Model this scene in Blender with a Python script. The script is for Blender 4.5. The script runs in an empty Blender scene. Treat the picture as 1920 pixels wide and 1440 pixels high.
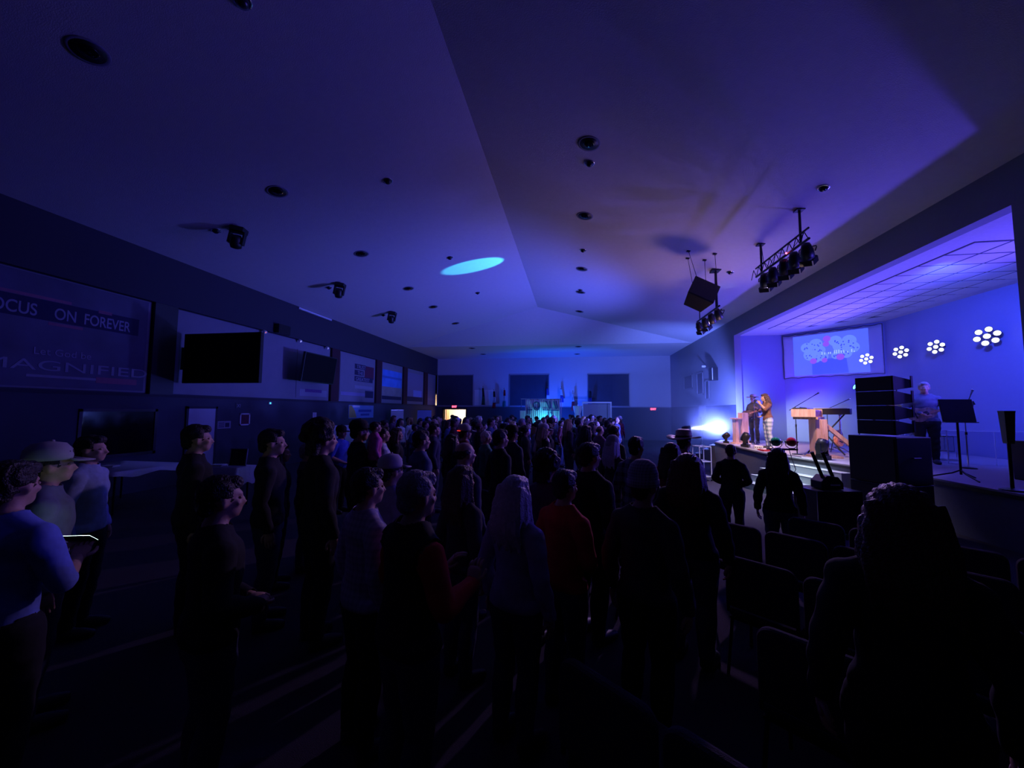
import bpy, bmesh, math, random
import numpy as np
from mathutils import Vector, Matrix

sc = bpy.context.scene
COL = sc.collection
random.seed(7)

# ------------------------------------------------------------------ camera
cam = bpy.data.cameras.new('camera'); cam_o = bpy.data.objects.new('camera', cam); COL.objects.link(cam_o)
cam.sensor_width = 36; cam.lens = 13.519; cam.clip_start = 0.02; cam.clip_end = 200
def cam_basis(pitch, yaw, roll):
    f = Vector((-math.sin(yaw)*math.cos(pitch), math.cos(yaw)*math.cos(pitch), math.sin(pitch)))
    r0 = Vector((math.cos(yaw), math.sin(yaw), 0)); u0 = r0.cross(f)
    r = r0*math.cos(roll)+u0*math.sin(roll); u = u0*math.cos(roll)-r0*math.sin(roll)
    return r, u, f
_r, _u, _f = cam_basis(0.06882, 0.15912, 0.006135)
cam_o.matrix_world = Matrix(((_r.x,_u.x,-_f.x,0),(_r.y,_u.y,-_f.y,0),(_r.z,_u.z,-_f.z,2.0),(0,0,0,1)))
sc.camera = cam_o

# ------------------------------------------------------------------ world, exposure
w = bpy.data.worlds.new('world'); sc.world = w; w.use_nodes = True
w.node_tree.nodes['Background'].inputs[0].default_value = (0.02, 0.02, 0.10, 1)
w.node_tree.nodes['Background'].inputs[1].default_value = 0.0
sc.view_settings.view_transform = 'Standard'; sc.view_settings.look = 'None'
sc.view_settings.exposure = 0.0; sc.view_settings.gamma = 1.0
sc.view_settings.use_curve_mapping = False

# ------------------------------------------------------------------ stage lights
def light(name, kind, loc, power, color, target=None, size=0.1, angle=60, blend=0.3, spread=None):
    d = bpy.data.lights.new(name, kind); d.energy = power; d.color = color
    if kind == 'AREA':
        d.size = size
        if spread: d.spread = math.radians(spread)
    else: d.shadow_soft_size = size
    if kind == 'SPOT':
        d.spot_size = math.radians(angle); d.spot_blend = blend
    o = bpy.data.objects.new(name, d); COL.objects.link(o); o.location = loc
    if target is not None:
        v = Vector(target)-Vector(loc); o.rotation_euler = v.to_track_quat('-Z', 'Y').to_euler()
    return o
VIOLET = (0.10, 0.062, 1.0)
PI = math.pi
# backline wash fixtures in the stage recess: their light leaves under the head of the opening
for i, y in enumerate((8.6, 13.0, 14.6)):
    light('wash_light', 'SPOT', (9.25, y, 2.86), 620, VIOLET, (0.5, y*1.0+1.0, 7.2), 0.12, 150, 0.7)
# par under the screen, washing the corner of the recess
light('corner_wash', 'SPOT', (8.55, 15.9, 2.6), 115, (0.08, 0.0, 1.0), (9.2, 17.2, 3.0), 0.1, 130, 1.0)
light('recess_wash', 'SPOT', (7.6, 9.2, 5.0), 1250, (0.05, 0.085, 1.0), (10.7, 12.6, 2.5), 0.15, 110, 1.0)
# added blue fill for the ceiling; no fixture stands here
light('ceiling_blue_fill', 'SPOT', (4.2, 14.6, 1.25), 3800, (0.095, 0.12, 1.0), (-6.5, 17.0, 6.6), 0.25, 104, 1.0)
# moving heads on the stage lip: hard edged discs on the ceiling
light('disc_light', 'SPOT', (4.05, 12.95, 4.82), 9500, (0.06, 0.60, 1.0), (-3.35, 12.92, 7.1), 0.01, 8.0, 0.3)
light('disc_light', 'SPOT', (5.75, 12.4, 1.1), 120, (0.25, 0.5, 1.0), (5.08, 13.5, 6.18), 0.01, 5.6, 0.1)
# front light from the ceiling bars on the performers
light('front_light', 'SPOT', (4.55, 9.6, 5.05), 1800, (1.0, 0.64, 0.60), (6.2, 13.0, 1.4), 0.08, 34, 0.7)
light('front_light', 'SPOT', (4.3, 13.6, 4.8), 900, (1.0, 0.6, 0.6), (6.3, 15.0, 1.3), 0.08, 40, 0.7)
light('front_light', 'SPOT', (4.6, 8.8, 5.0), 1500, (0.6, 0.9, 0.95), (5.3, 10.6, 0.3), 0.08, 22, 0.8)
light('front_light', 'SPOT', (4.62, 8.6, 5.05), 1150, (1.0, 0.60, 0.48), (6.25, 11.3, 1.7), 0.08, 24, 0.8)
light('aisle_spill', 'SPOT', (4.7, 10.2, 5.1), 2300, (0.74, 0.62, 1.0), (4.4, 10.2, 0.0), 0.1, 74, 1.0)
# added spot standing in for warm bounce off the stage deck
light('deck_bounce_fill', 'SPOT', (5.5, 13.0, 1.35), 300, (1.0, 0.58, 0.72), (2.9, 11.6, 6.6), 0.7, 75, 1.0)
# side projector on the stage end
light('beam_light', 'SPOT', (4.62, 16.35, 1.34), 2000, (0.78, 0.92, 1.0), (7.6, 16.7, 1.5), 0.03, 34, 1.0)
# added spots near lip head and ceiling bar, brightening side wall and audience
light('side_fill', 'SPOT', (5.45, 15.5, 1.3), 7500, (0.11, 0.17, 1.0), (6.4, 23.0, 3.2), 0.1, 95, 1.0)
light('audience_fill', 'SPOT', (4.25, 13.3, 4.75), 1000, (0.62, 0.36, 1.0), (-0.6, 3.6, 1.3), 0.1, 66, 1.0)
# blue uplight behind the cloth banner at the far wall
light('banner_uplight', 'SPOT', (-1.2, 25.3, 0.6), 1150, (0.010, 0.075, 1.0), (-0.9, 28.1, 3.3), 0.15, 150, 0.7)
light('banner_uplight', 'POINT', (-1.75, 24.05, 1.3), 45, (0.03, 0.65, 1.0), None, 0.06)
# lit lobby beyond the open door
light('lobby_light', 'AREA', (-8.9, 29.8, 2.9), 260, (1.0, 0.82, 0.66), (-8.9, 29.8, 0), 1.2)

# ------------------------------------------------------------------ materials
MATS = {}
def mat(name, color, rough=0.7, metal=0.0, var=0.12, scale=18.0, bump=0.0, bscale=60.0, emit=0.0, ecol=None, trans=0.0, spec=None):
    if name in MATS: return MATS[name]
    m = bpy.data.materials.new(name); m.use_nodes = True; nt = m.node_tree; b = nt.nodes['Principled BSDF']
    b.inputs['Roughness'].default_value = rough; b.inputs['Metallic'].default_value = metal
    if spec is not None: b.inputs['Specular IOR Level'].default_value = spec
    c = (color[0], color[1], color[2], 1)
    if var > 0:
        tc = nt.nodes.new('ShaderNodeTexCoord'); n = nt.nodes.new('ShaderNodeTexNoise'); n.inputs['Scale'].default_value = scale
        n.inputs['Detail'].default_value = 4
        mx = nt.nodes.new('ShaderNodeMix'); mx.data_type = 'RGBA'
        mx.inputs[6].default_value = tuple(max(0, v*(1-var)) for v in color)+(1,)
        mx.inputs[7].default_value = tuple(min(1, v*(1+var)) for v in color)+(1,)
        nt.links.new(tc.outputs['Object'], n.inputs['Vector']); nt.links.new(n.outputs['Fac'], mx.inputs[0]); nt.links.new(mx.outputs[2], b.inputs['Base Color'])
    else: b.inputs['Base Color'].default_value = c
    if bump > 0:
        tc2 = nt.nodes.new('ShaderNodeTexCoord'); n2 = nt.nodes.new('ShaderNodeTexNoise'); n2.inputs['Scale'].default_value = bscale
        bp = nt.nodes.new('ShaderNodeBump'); bp.inputs['Strength'].default_value = bump; bp.inputs['Distance'].default_value = 0.02
        nt.links.new(tc2.outputs['Object'], n2.inputs['Vector']); nt.links.new(n2.outputs['Fac'], bp.inputs['Height']); nt.links.new(bp.outputs['Normal'], b.inputs['Normal'])
    if emit > 0:
        e = ecol or color
        b.inputs['Emission Color'].default_value = (e[0], e[1], e[2], 1); b.inputs['Emission Strength'].default_value = emit
    if trans > 0: b.inputs['Transmission Weight'].default_value = trans
    MATS[name] = m; return m
def wood(name, a, bcol, sc_=(1,1,12)):
    if name in MATS: return MATS[name]
    m = bpy.data.materials.new(name); m.use_nodes = True; nt = m.node_tree; b = nt.nodes['Principled BSDF']; b.inputs['Roughness'].default_value = 0.55
    tc = nt.nodes.new('ShaderNodeTexCoord'); mp = nt.nodes.new('ShaderNodeMapping'); mp.inputs['Scale'].default_value = sc_
    wv = nt.nodes.new('ShaderNodeTexNoise'); wv.inputs['Scale'].default_value = 4; wv.inputs['Detail'].default_value = 6; wv.inputs['Distortion'].default_value = 0.6
    rp = nt.nodes.new('ShaderNodeValToRGB'); rp.color_ramp.elements[0].color = a+(1,); rp.color_ramp.elements[1].color = bcol+(1,)
    rp.color_ramp.elements[0].position = 0.35; rp.color_ramp.elements[1].position = 0.65
    nt.links.new(tc.outputs['Object'], mp.inputs[0]); nt.links.new(mp.outputs[0], wv.inputs['Vector']); nt.links.new(wv.outputs['Fac'], rp.inputs[0]); nt.links.new(rp.outputs[0], b.inputs['Base Color'])
    MATS[name] = m; return m
def plaid(name, a, bcol, sx=9.0, sz=7.0):
    if name in MATS: return MATS[name]
    m = bpy.data.materials.new(name); m.use_nodes = True; nt = m.node_tree; b = nt.nodes['Principled BSDF']; b.inputs['Roughness'].default_value = 0.85
    tc = nt.nodes.new('ShaderNodeTexCoord'); s = nt.nodes.new('ShaderNodeSeparateXYZ'); nt.links.new(tc.outputs['Object'], s.inputs[0])
    outs = []
    for ax, k in ((0, sx), (2, sz)):
        mu = nt.nodes.new('ShaderNodeMath'); mu.operation = 'MULTIPLY'; mu.inputs[1].default_value = k
        fr = nt.nodes.new('ShaderNodeMath'); fr.operation = 'FRACT'; gt = nt.nodes.new('ShaderNodeMath'); gt.operation = 'GREATER_THAN'; gt.inputs[1].default_value = 0.55
        nt.links.new(s.outputs[ax], mu.inputs[0]); nt.links.new(mu.outputs[0], fr.inputs[0]); nt.links.new(fr.outputs[0], gt.inputs[0]); outs.append(gt)
    ad = nt.nodes.new('ShaderNodeMath'); ad.operation = 'ADD'; nt.links.new(outs[0].outputs[0], ad.inputs[0]); nt.links.new(outs[1].outputs[0], ad.inputs[1])
    hv = nt.nodes.new('ShaderNodeMath'); hv.operation = 'MULTIPLY'; hv.inputs[1].default_value = 0.5; nt.links.new(ad.outputs[0], hv.inputs[0])
    mx = nt.nodes.new('ShaderNodeMix'); mx.data_type = 'RGBA'; mx.inputs[6].default_value = a+(1,); mx.inputs[7].default_value = bcol+(1,)
    nt.links.new(hv.outputs[0], mx.inputs[0]); nt.links.new(mx.outputs[2], b.inputs['Base Color'])
    MATS[name] = m; return m
def emis(name, color, k): return mat(name, color, 0.5, var=0, emit=k)

M_ceil = mat('ceiling_paint', (0.62,0.60,0.60), 0.9, var=0.06, scale=9, bump=0.25, bscale=70)
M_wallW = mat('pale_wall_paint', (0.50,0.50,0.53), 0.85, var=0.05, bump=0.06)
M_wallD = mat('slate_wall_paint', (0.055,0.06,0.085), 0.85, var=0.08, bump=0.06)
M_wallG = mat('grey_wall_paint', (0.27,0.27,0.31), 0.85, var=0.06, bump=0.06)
M_fascia = mat('dark_fascia_paint', (0.035,0.035,0.05), 0.8, var=0.06, bump=0.05)
M_carpet = mat('hall_carpet', (0.042,0.036,0.050), 0.95, var=0.5, scale=90, bump=0.5, bscale=220)
M_stagecarpet = mat('stage_carpet', (0.36,0.34,0.36), 0.95, var=0.15, scale=120, bump=0.3, bscale=260)
M_stagefront = mat('stage_front', (0.16,0.17,0.20), 0.9, var=0.2, scale=40, bump=0.2, bscale=150)
M_black = mat('black_plastic', (0.012,0.012,0.014), 0.45, var=0.2)
M_blackm = mat('black_metal', (0.015,0.015,0.017), 0.4, metal=0.3, var=0.2)
M_grille = mat('speaker_grille', (0.012,0.012,0.014), 0.6, var=0.5, scale=260, bump=0.6, bscale=320)
M_chrome = mat('chrome', (0.75,0.75,0.78), 0.15, metal=1.0, var=0.05)
M_white = mat('white_paint', (0.75,0.75,0.76), 0.6, var=0.05)
M_cloth = mat('white_cloth', (0.62,0.62,0.66), 0.9, var=0.06, bump=0.2, bscale=30)
M_wood = wood('pine_boards', (0.52,0.30,0.20), (0.75,0.50,0.36), (6,6,0.6))
M_wood2 = wood('amber_wood', (0.45,0.16,0.06), (0.72,0.34,0.15), (1,8,8))
M_red = mat('red_enamel', (0.35,0.02,0.03), 0.4)
M_glassd = mat('dark_glass', (0.005,0.005,0.007), 0.08, var=0, spec=0.5)
M_tv = mat('tv_screen', (0.004,0.004,0.005), 0.7, var=0, spec=0.15)
M_col = mat('maroon_column_paint', (0.05,0.012,0.02), 0.8)
M_panel = mat('pale_panel', (0.23,0.23,0.27), 0.85, var=0.08, scale=4)
M_tile = mat('ceiling_tile', (0.68,0.66,0.68), 0.95, var=0.08, scale=30, bump=0.3, bscale=120)

# ------------------------------------------------------------------ mesh helpers
def B(): return bmesh.new()
def box(bm, x0, x1, y0, y1, z0, z1, M=None):
    vs = [bm.verts.new((x, y, z)) for z in (z0, z1) for y in (y0, y1) for x in (x0, x1)]
    for f in ((0,2,3,1),(4,5,7,6),(0,1,5,4),(2,6,7,3),(0,4,6,2),(1,3,7,5)): bm.faces.new([vs[i] for i in f])
    if M is not None: bmesh.ops.transform(bm, matrix=M, verts=vs)
    return vs
def cbox(bm, c, s, M=None): return box(bm, c[0]-s[0]/2, c[0]+s[0]/2, c[1]-s[1]/2, c[1]+s[1]/2, c[2]-s[2]/2, c[2]+s[2]/2, M)
def frame_from(d):
    d = Vector(d).normalized(); a = Vector((0,0,1)) if abs(d.z) < 0.9 else Vector((0,1,0))
    s = d.cross(a).normalized(); return s, s.cross(d).normalized()
def tube(bm, pts, radii, n=8, cap=True, flat=None):
    pts = [Vector(p) for p in pts]
    if not hasattr(radii, '__len__'): radii = [radii]*len(pts)
    rings = []
    for i, p in enumerate(pts):
        d = pts[min(i+1, len(pts)-1)]-pts[max(i-1, 0)]
        s, u = frame_from(d)
        if rings:   # keep the frame from twisting
            s = (ps-d.normalized()*ps.dot(d.normalized())).normalized(); u = s.cross(d.normalized())
        ps = s
        r = radii[i]; rx, ry = (r if hasattr(r, '__len__') else (r, r))
        rings.append([bm.verts.new(p+s*rx*math.cos(2*PI*k/n)+u*ry*math.sin(2*PI*k/n)) for k in range(n)])
    for a, b in zip(rings, rings[1:]):
        for k in range(n): bm.faces.new((a[k], a[(k+1) % n], b[(k+1) % n], b[k]))
    if cap: bm.faces.new(list(reversed(rings[0]))); bm.faces.new(rings[-1])
    return [v for r in rings for v in r]
def cyl(bm, p0, p1, r0, r1=None, n=12): return tube(bm, [p0, p1], [r0, r0 if r1 is None else r1], n)
def lathe(bm, prof, n=20, M=None):
    rings = []; vs = []
    for r, z in prof:
        if r < 1e-5: v = bm.verts.new((0,0,z)); rings.append([v]); vs.append(v)
        else:
            ring = [bm.verts.new((r*math.cos(2*PI*k/n), r*math.sin(2*PI*k/n), z)) for k in range(n)]; rings.append(ring); vs += ring
    for a, b in zip(rings, rings[1:]):
        for k in range(n):
            q = [a[k % len(a)], a[(k+1) % len(a)], b[(k+1) % len(b)], b[k % len(b)]]
            u = []
            for v in q:
                if v not in u: u.append(v)
            if len(u) > 2: bm.faces.new(u)
    if M is not None: bmesh.ops.transform(bm, matrix=M, verts=vs)
    return vs
def ell(bm, c, r, n=16, m=10, M=None):
    prof = [(math.sin(PI*i/m), -math.cos(PI*i/m)) for i in range(m+1)]
    vs = lathe(bm, prof, n); T = Matrix.Translation(c) @ Matrix.Diagonal((r[0], r[1], r[2], 1))
    if M is not None: T = M @ T
    bmesh.ops.transform(bm, matrix=T, verts=vs); return vs
def prism(bm, pts, z0, z1, M=None):
    a = [bm.verts.new((x, y, z0)) for x, y in pts]; b = [bm.verts.new((x, y, z1)) for x, y in pts]; n = len(pts)
    bm.faces.new(list(reversed(a))); bm.faces.new(b)
    for k in range(n): bm.faces.new((a[k], a[(k+1) % n], b[(k+1) % n], b[k]))
    if M is not None: bmesh.ops.transform(bm, matrix=M, verts=a+b)
    return a+b
def quad(bm, *p): return bm.faces.new([bm.verts.new(q) for q in p])
def obj(name, bm, m, parent=None, smooth=False, bevel=0.0):
    me = bpy.data.meshes.new(name)
    bmesh.ops.recalc_face_normals(bm, faces=bm.faces); bm.to_mesh(me); bm.free()
    for mm in (m if isinstance(m, (list, tuple)) else [m]): me.materials.append(mm)
    if smooth:
        for p in me.polygons: p.use_smooth = True
    o = bpy.data.objects.new(name, me); COL.objects.link(o)
    if parent is not None: o.parent = parent
    if bevel: md = o.modifiers.new('edge', 'BEVEL'); md.width = bevel; md.segments = 2; md.limit_method = 'ANGLE'
    return o
def tag(o, label=None, cat=None, group=None, kind=None):
    if label: o['label'] = label
    if cat: o['category'] = cat
    if group: o['group'] = group
    if kind: o['kind'] = kind
    return o
def thing(name, label, cat, loc=(0,0,0), rz=0.0, group=None):
    o = bpy.data.objects.new(name, None); o.empty_display_size = 0.1; COL.objects.link(o); o.location = loc; o.rotation_euler = (0,0,rz)
    return tag(o, label, cat, group)
def struct(name, bm, m, parent=None):
    o = obj(name, bm, m, parent)
    if parent is None: o['kind'] = 'structure'
    return o
def copy_tree(o, parent=None):
    kids = list(o.children)
    c = o.copy(); COL.objects.link(c); c.parent = parent
    for k in kids: copy_tree(k, c)
    return c
def lettering(text, size, M, m, parent, name='lettering', depth=0.004, bold=0.0, align='LEFT', sx=1.0):
    cu = bpy.data.curves.new(name, 'FONT'); cu.body = text; cu.size = size; cu.extrude = depth; cu.offset = bold; cu.align_x = align
    t = bpy.data.objects.new(name, cu); COL.objects.link(t); bpy.context.view_layer.update()
    me = bpy.data.meshes.new_from_object(t.evaluated_get(bpy.context.evaluated_depsgraph_get()))
    bpy.data.objects.remove(t)
    me.transform(M @ Matrix.Diagonal((sx,1,1,1))); me.materials.clear(); me.materials.append(m)
    o = bpy.data.objects.new(name, me); COL.objects.link(o); o.parent = parent
    return o
def wallmat(origin, right, up):
    r = Vector(right).normalized(); u = Vector(up).normalized(); n = r.cross(u)
    return Matrix(((r.x,u.x,n.x,origin[0]),(r.y,u.y,n.y,origin[1]),(r.z,u.z,n.z,origin[2]),(0,0,0,1)))
def rz(a): return Matrix.Rotation(a, 4, 'Z')
def T(x, y, z): return Matrix.Translation((x, y, z))
# ================================================================== STRUCTURE
WL, WR, RX, ZE, ZR, ZO, D, NB = -10.34, 6.68, -1.83, 5.9, 7.38, 5.21, 28.14, -5.0
bm = B(); box(bm, WL-0.3, WR+0.3, NB-0.3, D+0.3, -0.2, 0.0); struct('floor', bm, M_carpet)
def slab(name, pts, th=0.15):
    bm = B(); a = [bm.verts.new(p) for p in pts]; b = [bm.verts.new((p[0], p[1], p[2]+th)) for p in pts]; n = len(pts)
    bm.faces.new(a); bm.faces.new(list(reversed(b)))
    for k in range(n): bm.faces.new((a[k], b[k], b[(k+1) % n], a[(k+1) % n]))
    return struct(name, bm, M_ceil)
slab('ceiling_left', [(WL,NB,ZE),(RX,NB,ZR),(RX,19.65,ZR),(WL,22.45,ZE)])
slab('ceiling_right', [(RX,NB,ZR),(WR,NB,ZE),(WR,22.95,ZE),(RX,19.65,ZR)])
slab('ceiling_end', [(RX,19.65,ZR),(WR,22.95,ZE),(WL,22.45,ZE)])
slab('ceiling_far', [(WL,22.45,ZE),(WR,22.95,ZE),(WR,D,ZE),(WL,D,ZE)])
# left wall: lower wall, recessed poster band, fascia beam, columns
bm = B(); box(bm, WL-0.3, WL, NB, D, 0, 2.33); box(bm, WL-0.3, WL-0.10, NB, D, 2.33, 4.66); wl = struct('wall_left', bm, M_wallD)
bm = B(); box(bm, WL-0.3, WL+0.02, NB, D, 4.66, ZE); struct('trim_1', bm, M_fascia)
bm = B(); box(bm, WL-0.1, WL+0.02, NB, D, 2.29, 2.35); struct('trim_2', bm, M_fascia)
cols = [(0.9,1.5),(7.95,8.51),(15.12,15.69),(18.98,19.55),(22.29,22.83),(25.65,26.25)]
for i, (a, b) in enumerate(cols):
    bm = B(); box(bm, WL-0.1, WL+0.01, a, b, 2.35, 4.66); obj('column', bm, M_black if i < 2 else M_col, wl)
ends = [-4.9]+[v for c in cols for v in c]+[28.0]
for i in range(0, len(ends), 2):
    a, b = ends[i], ends[i+1]
    bm = B(); box(bm, WL-0.1, WL-0.085, a+0.03, b-0.03, 2.38, 4.64); obj('wall_panel', bm, M_panel, wl)
# near wall behind the viewer
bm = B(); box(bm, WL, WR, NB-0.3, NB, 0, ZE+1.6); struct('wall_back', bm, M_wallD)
# far wall with the open double door
bm = B()
box(bm, WL, -9.76, D, D+0.3, 0, 2.3); box(bm, -8.03, WR, D, D+0.3, 0, 2.3); box(bm, -9.76, -8.03, D, D+0.3, 2.05, 2.3)
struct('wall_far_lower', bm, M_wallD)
bm = B(); box(bm, WL, WR, D, D+0.3, 2.3, ZE); wf = struct('wall_far', bm, M_wallW)
bm = B(); box(bm, WL, WR, D-0.03, D, 2.26, 2.32); struct('trim_3', bm, M_wallG)
M_curt = mat('dark_window_shade', (0.045,0.05,0.08), 0.9, var=0.15, scale=3)
for n, (x0, x1, z0, z1) in enumerate(((-10.3,-7.46,2.32,4.69),(-4.72,-1.75,2.32,4.67),(0.98,3.91,2.32,4.67))):
    bm = B(); box(bm, x0+0.04, x1-0.04, D-0.02, D-0.005, z0+0.04, z1-0.04); wo = struct('window_%d' % (n+1), bm, M_curt)
    bm = B()
    for q in ((x0,x1,z1-0.05,z1),(x0,x1,z0,z0+0.05),(x0,x0+0.05,z0,z1),(x1-0.05,x1,z0,z1)): box(bm, q[0], q[1], D-0.045, D, q[2], q[3])
    obj('window_frame', bm, M_wallG, wo)
bm = B()
for q in ((-9.86,-9.76,0,2.15),(-8.03,-7.93,0,2.15),(-9.86,-7.93,2.05,2.15)): box(bm, q[0], q[1], D-0.05, D+0.3, q[2], q[3])
struct('door_1', bm, M_black)
for n, xx in enumerate((-9.72, -8.07)):
    s = 1 if n == 0 else -1
    bm = B(); box(bm, min(xx, xx+0.05*s), max(xx, xx+0.05*s), D+0.32, D+1.1, 0.02, 2.03); dl = struct('door_%d' % (n+2), bm, M_wood2)
    bm = B(); cyl(bm, (xx+0.05*s, D+1.0, 0.95), (xx+0.11*s, D+1.0, 0.95), 0.025); cyl(bm, (xx+0.11*s, D+1.02, 0.95), (xx+0.11*s, D+0.9, 0.95), 0.014); obj('door_handle', bm, M_chrome, dl)
M_lob = mat('lobby_paint', (0.80,0.72,0.60), 0.8, var=0.05)
bm = B(); box(bm, -11.2, -6.4, 31.6, 31.8, 0, 3.2); struct('wall_lobby_far', bm, M_lob)
bm = B(); box(bm, -11.4, -11.2, D+0.3, 31.8, 0, 3.2); struct('wall_lobby_left', bm, M_lob)
bm = B(); box(bm, -6.4, -6.2, D+0.3, 31.8, 0, 3.2); struct('wall_lobby_right', bm, M_lob)
bm = B(); box(bm, -11.4, -6.2, D+0.3, 31.8, 3.2, 3.3); struct('ceiling_lobby', bm, M_ceil)
bm = B(); box(bm, -11.4, -6.2, D+0.3, 31.8, -0.2, 0.0); struct('floor_lobby', bm, mat('lobby_floor', (0.4,0.3,0.2), 0.4))
# right wall with the stage opening
bm = B()
box(bm, WR, WR+0.25, NB, 6.87, 0, ZE); box(bm, WR, WR+0.25, 17.3, D, 0, ZE); box(bm, WR, WR+0.25, 6.87, 17.3, ZO, ZE)
struct('wall_right', bm, M_wallG)
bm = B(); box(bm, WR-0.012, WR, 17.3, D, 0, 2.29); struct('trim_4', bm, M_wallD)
# stage recess
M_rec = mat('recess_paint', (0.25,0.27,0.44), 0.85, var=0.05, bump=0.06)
def vwall(name, a, b, z0, z1, th, m):
    d = (Vector(b)-Vector(a)); n = Vector((d.y, -d.x)).normalized()*th
    bm = B(); prism(bm, [a, b, (b[0]+n.x, b[1]+n.y), (a[0]+n.x, a[1]+n.y)], z0, z1); return struct(name, bm, m)
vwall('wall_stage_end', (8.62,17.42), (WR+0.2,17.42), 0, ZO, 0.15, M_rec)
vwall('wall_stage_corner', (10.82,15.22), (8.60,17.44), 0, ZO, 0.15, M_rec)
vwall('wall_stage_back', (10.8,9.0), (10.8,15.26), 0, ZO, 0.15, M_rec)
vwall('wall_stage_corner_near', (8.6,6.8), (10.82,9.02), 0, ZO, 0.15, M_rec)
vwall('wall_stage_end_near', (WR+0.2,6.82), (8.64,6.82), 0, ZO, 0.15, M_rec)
bm = B(); prism(bm, [(WR+0.25,6.7),(8.7,6.7),(10.95,8.95),(10.95,15.3),(8.7,17.6),(WR+0.25,17.6)], ZO, ZO+0.12); cs = struct('ceiling_stage', bm, mat('ceiling_grid_paint', (0.60,0.58,0.62), 0.9))
tile_me = None
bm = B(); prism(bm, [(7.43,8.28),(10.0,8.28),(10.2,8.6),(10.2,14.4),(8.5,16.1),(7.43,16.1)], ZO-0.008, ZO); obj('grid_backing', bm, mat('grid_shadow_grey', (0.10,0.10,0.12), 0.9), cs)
for i in range(5):
    for j in range(13):
        x, y = 7.75+0.61*i, 8.6+0.61*j
        if x+y > 24.6 or x-y > 0.6 and y < 9.3: continue
        if tile_me is None:
            bm = B(); box(bm, -0.278, 0.278, -0.278, 0.278, -0.013, -0.008); to = obj('tile', bm, M_tile, cs); tile_me = to.data
        else: to = bpy.data.objects.new('tile', tile_me); COL.objects.link(to); to.parent = cs
        to.location = (x, y, ZO)
# stage deck and steps
deck = [(6.66,17.28),(5.95,17.0),(5.34,15.9),(5.34,11.84),(6.30,8.6),(6.34,4.2),(6.66,4.2),(6.66,6.9),(8.55,6.9),(10.72,9.05),(10.72,15.15),(8.55,17.32)]
bm = B(); prism(bm, deck, 0, 0.82); st = struct('floor_stage', bm, M_stagefront)
bm = B(); prism(bm, deck, 0.82, 0.85); obj('stage_deck_carpet', bm, M_stagecarpet, st)
bm = B()
for a, b in zip(deck[1:5], deck[2:6]):
    d = Vector(b)-Vector(a); n = Vector((d.y, -d.x)).normalized()*-0.02
    if n.x > 0: n = -n
    prism(bm, [a, b, (b[0]+n.x, b[1]+n.y), (a[0]+n.x, a[1]+n.y)], 0.76, 0.82)
obj('edge_trim', bm, M_black, st)
def steps(name, label, p0, d, nrm, n, zt, dep, m):
    root = thing(name, label, 'steps', (0,0,0))
    for k in range(n):
        z1 = zt*(n-k)/(n+1)
        a = Vector(p0)+Vector(nrm)*dep*k; b = a+Vector(d); c = Vector(nrm)*dep
        bm = B(); prism(bm, [(a.x,a.y),(b.x,b.y),(b.x+c.x,b.y+c.y),(a.x+c.x,a.y+c.y)], 0, z1); s = obj('step', bm, m, root)
        bm = B(); e = Vector(nrm)*(dep-0.03); prism(bm, [(a.x+e.x,a.y+e.y),(b.x+e.x,b.y+e.y),(b.x+c.x*1.02,b.y+c.y*1.02),(a.x+c.x*1.02,a.y+c.y*1.02)], z1, z1+0.008); obj('nosing', bm, M_white, s)
    return root
n1 = Vector((-0.9588,-0.2841)); d1 = Vector((0.2841,-0.9588))
M_step = mat('step_carpet', (0.30,0.32,0.34), 0.95, var=0.2, scale=80, bump=0.3, bscale=200)
p = Vector((5.34,11.84))+d1*0.35+n1*0.005; steps('stage_steps', 'wide carpeted steps leading down from angled front of stage', p, d1*2.0, n1, 4, 0.85, 0.27, M_step)
n2 = Vector((-0.8746,0.485)); d2 = Vector((0.485,0.8746))
p = Vector((5.34,15.9))+d2*0.2+n2*0.005; steps('stage_steps', 'narrow steps with pale nosings at far end of stage', p, d2*0.8, n2, 4, 0.85, 0.25, M_stagefront)

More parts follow.
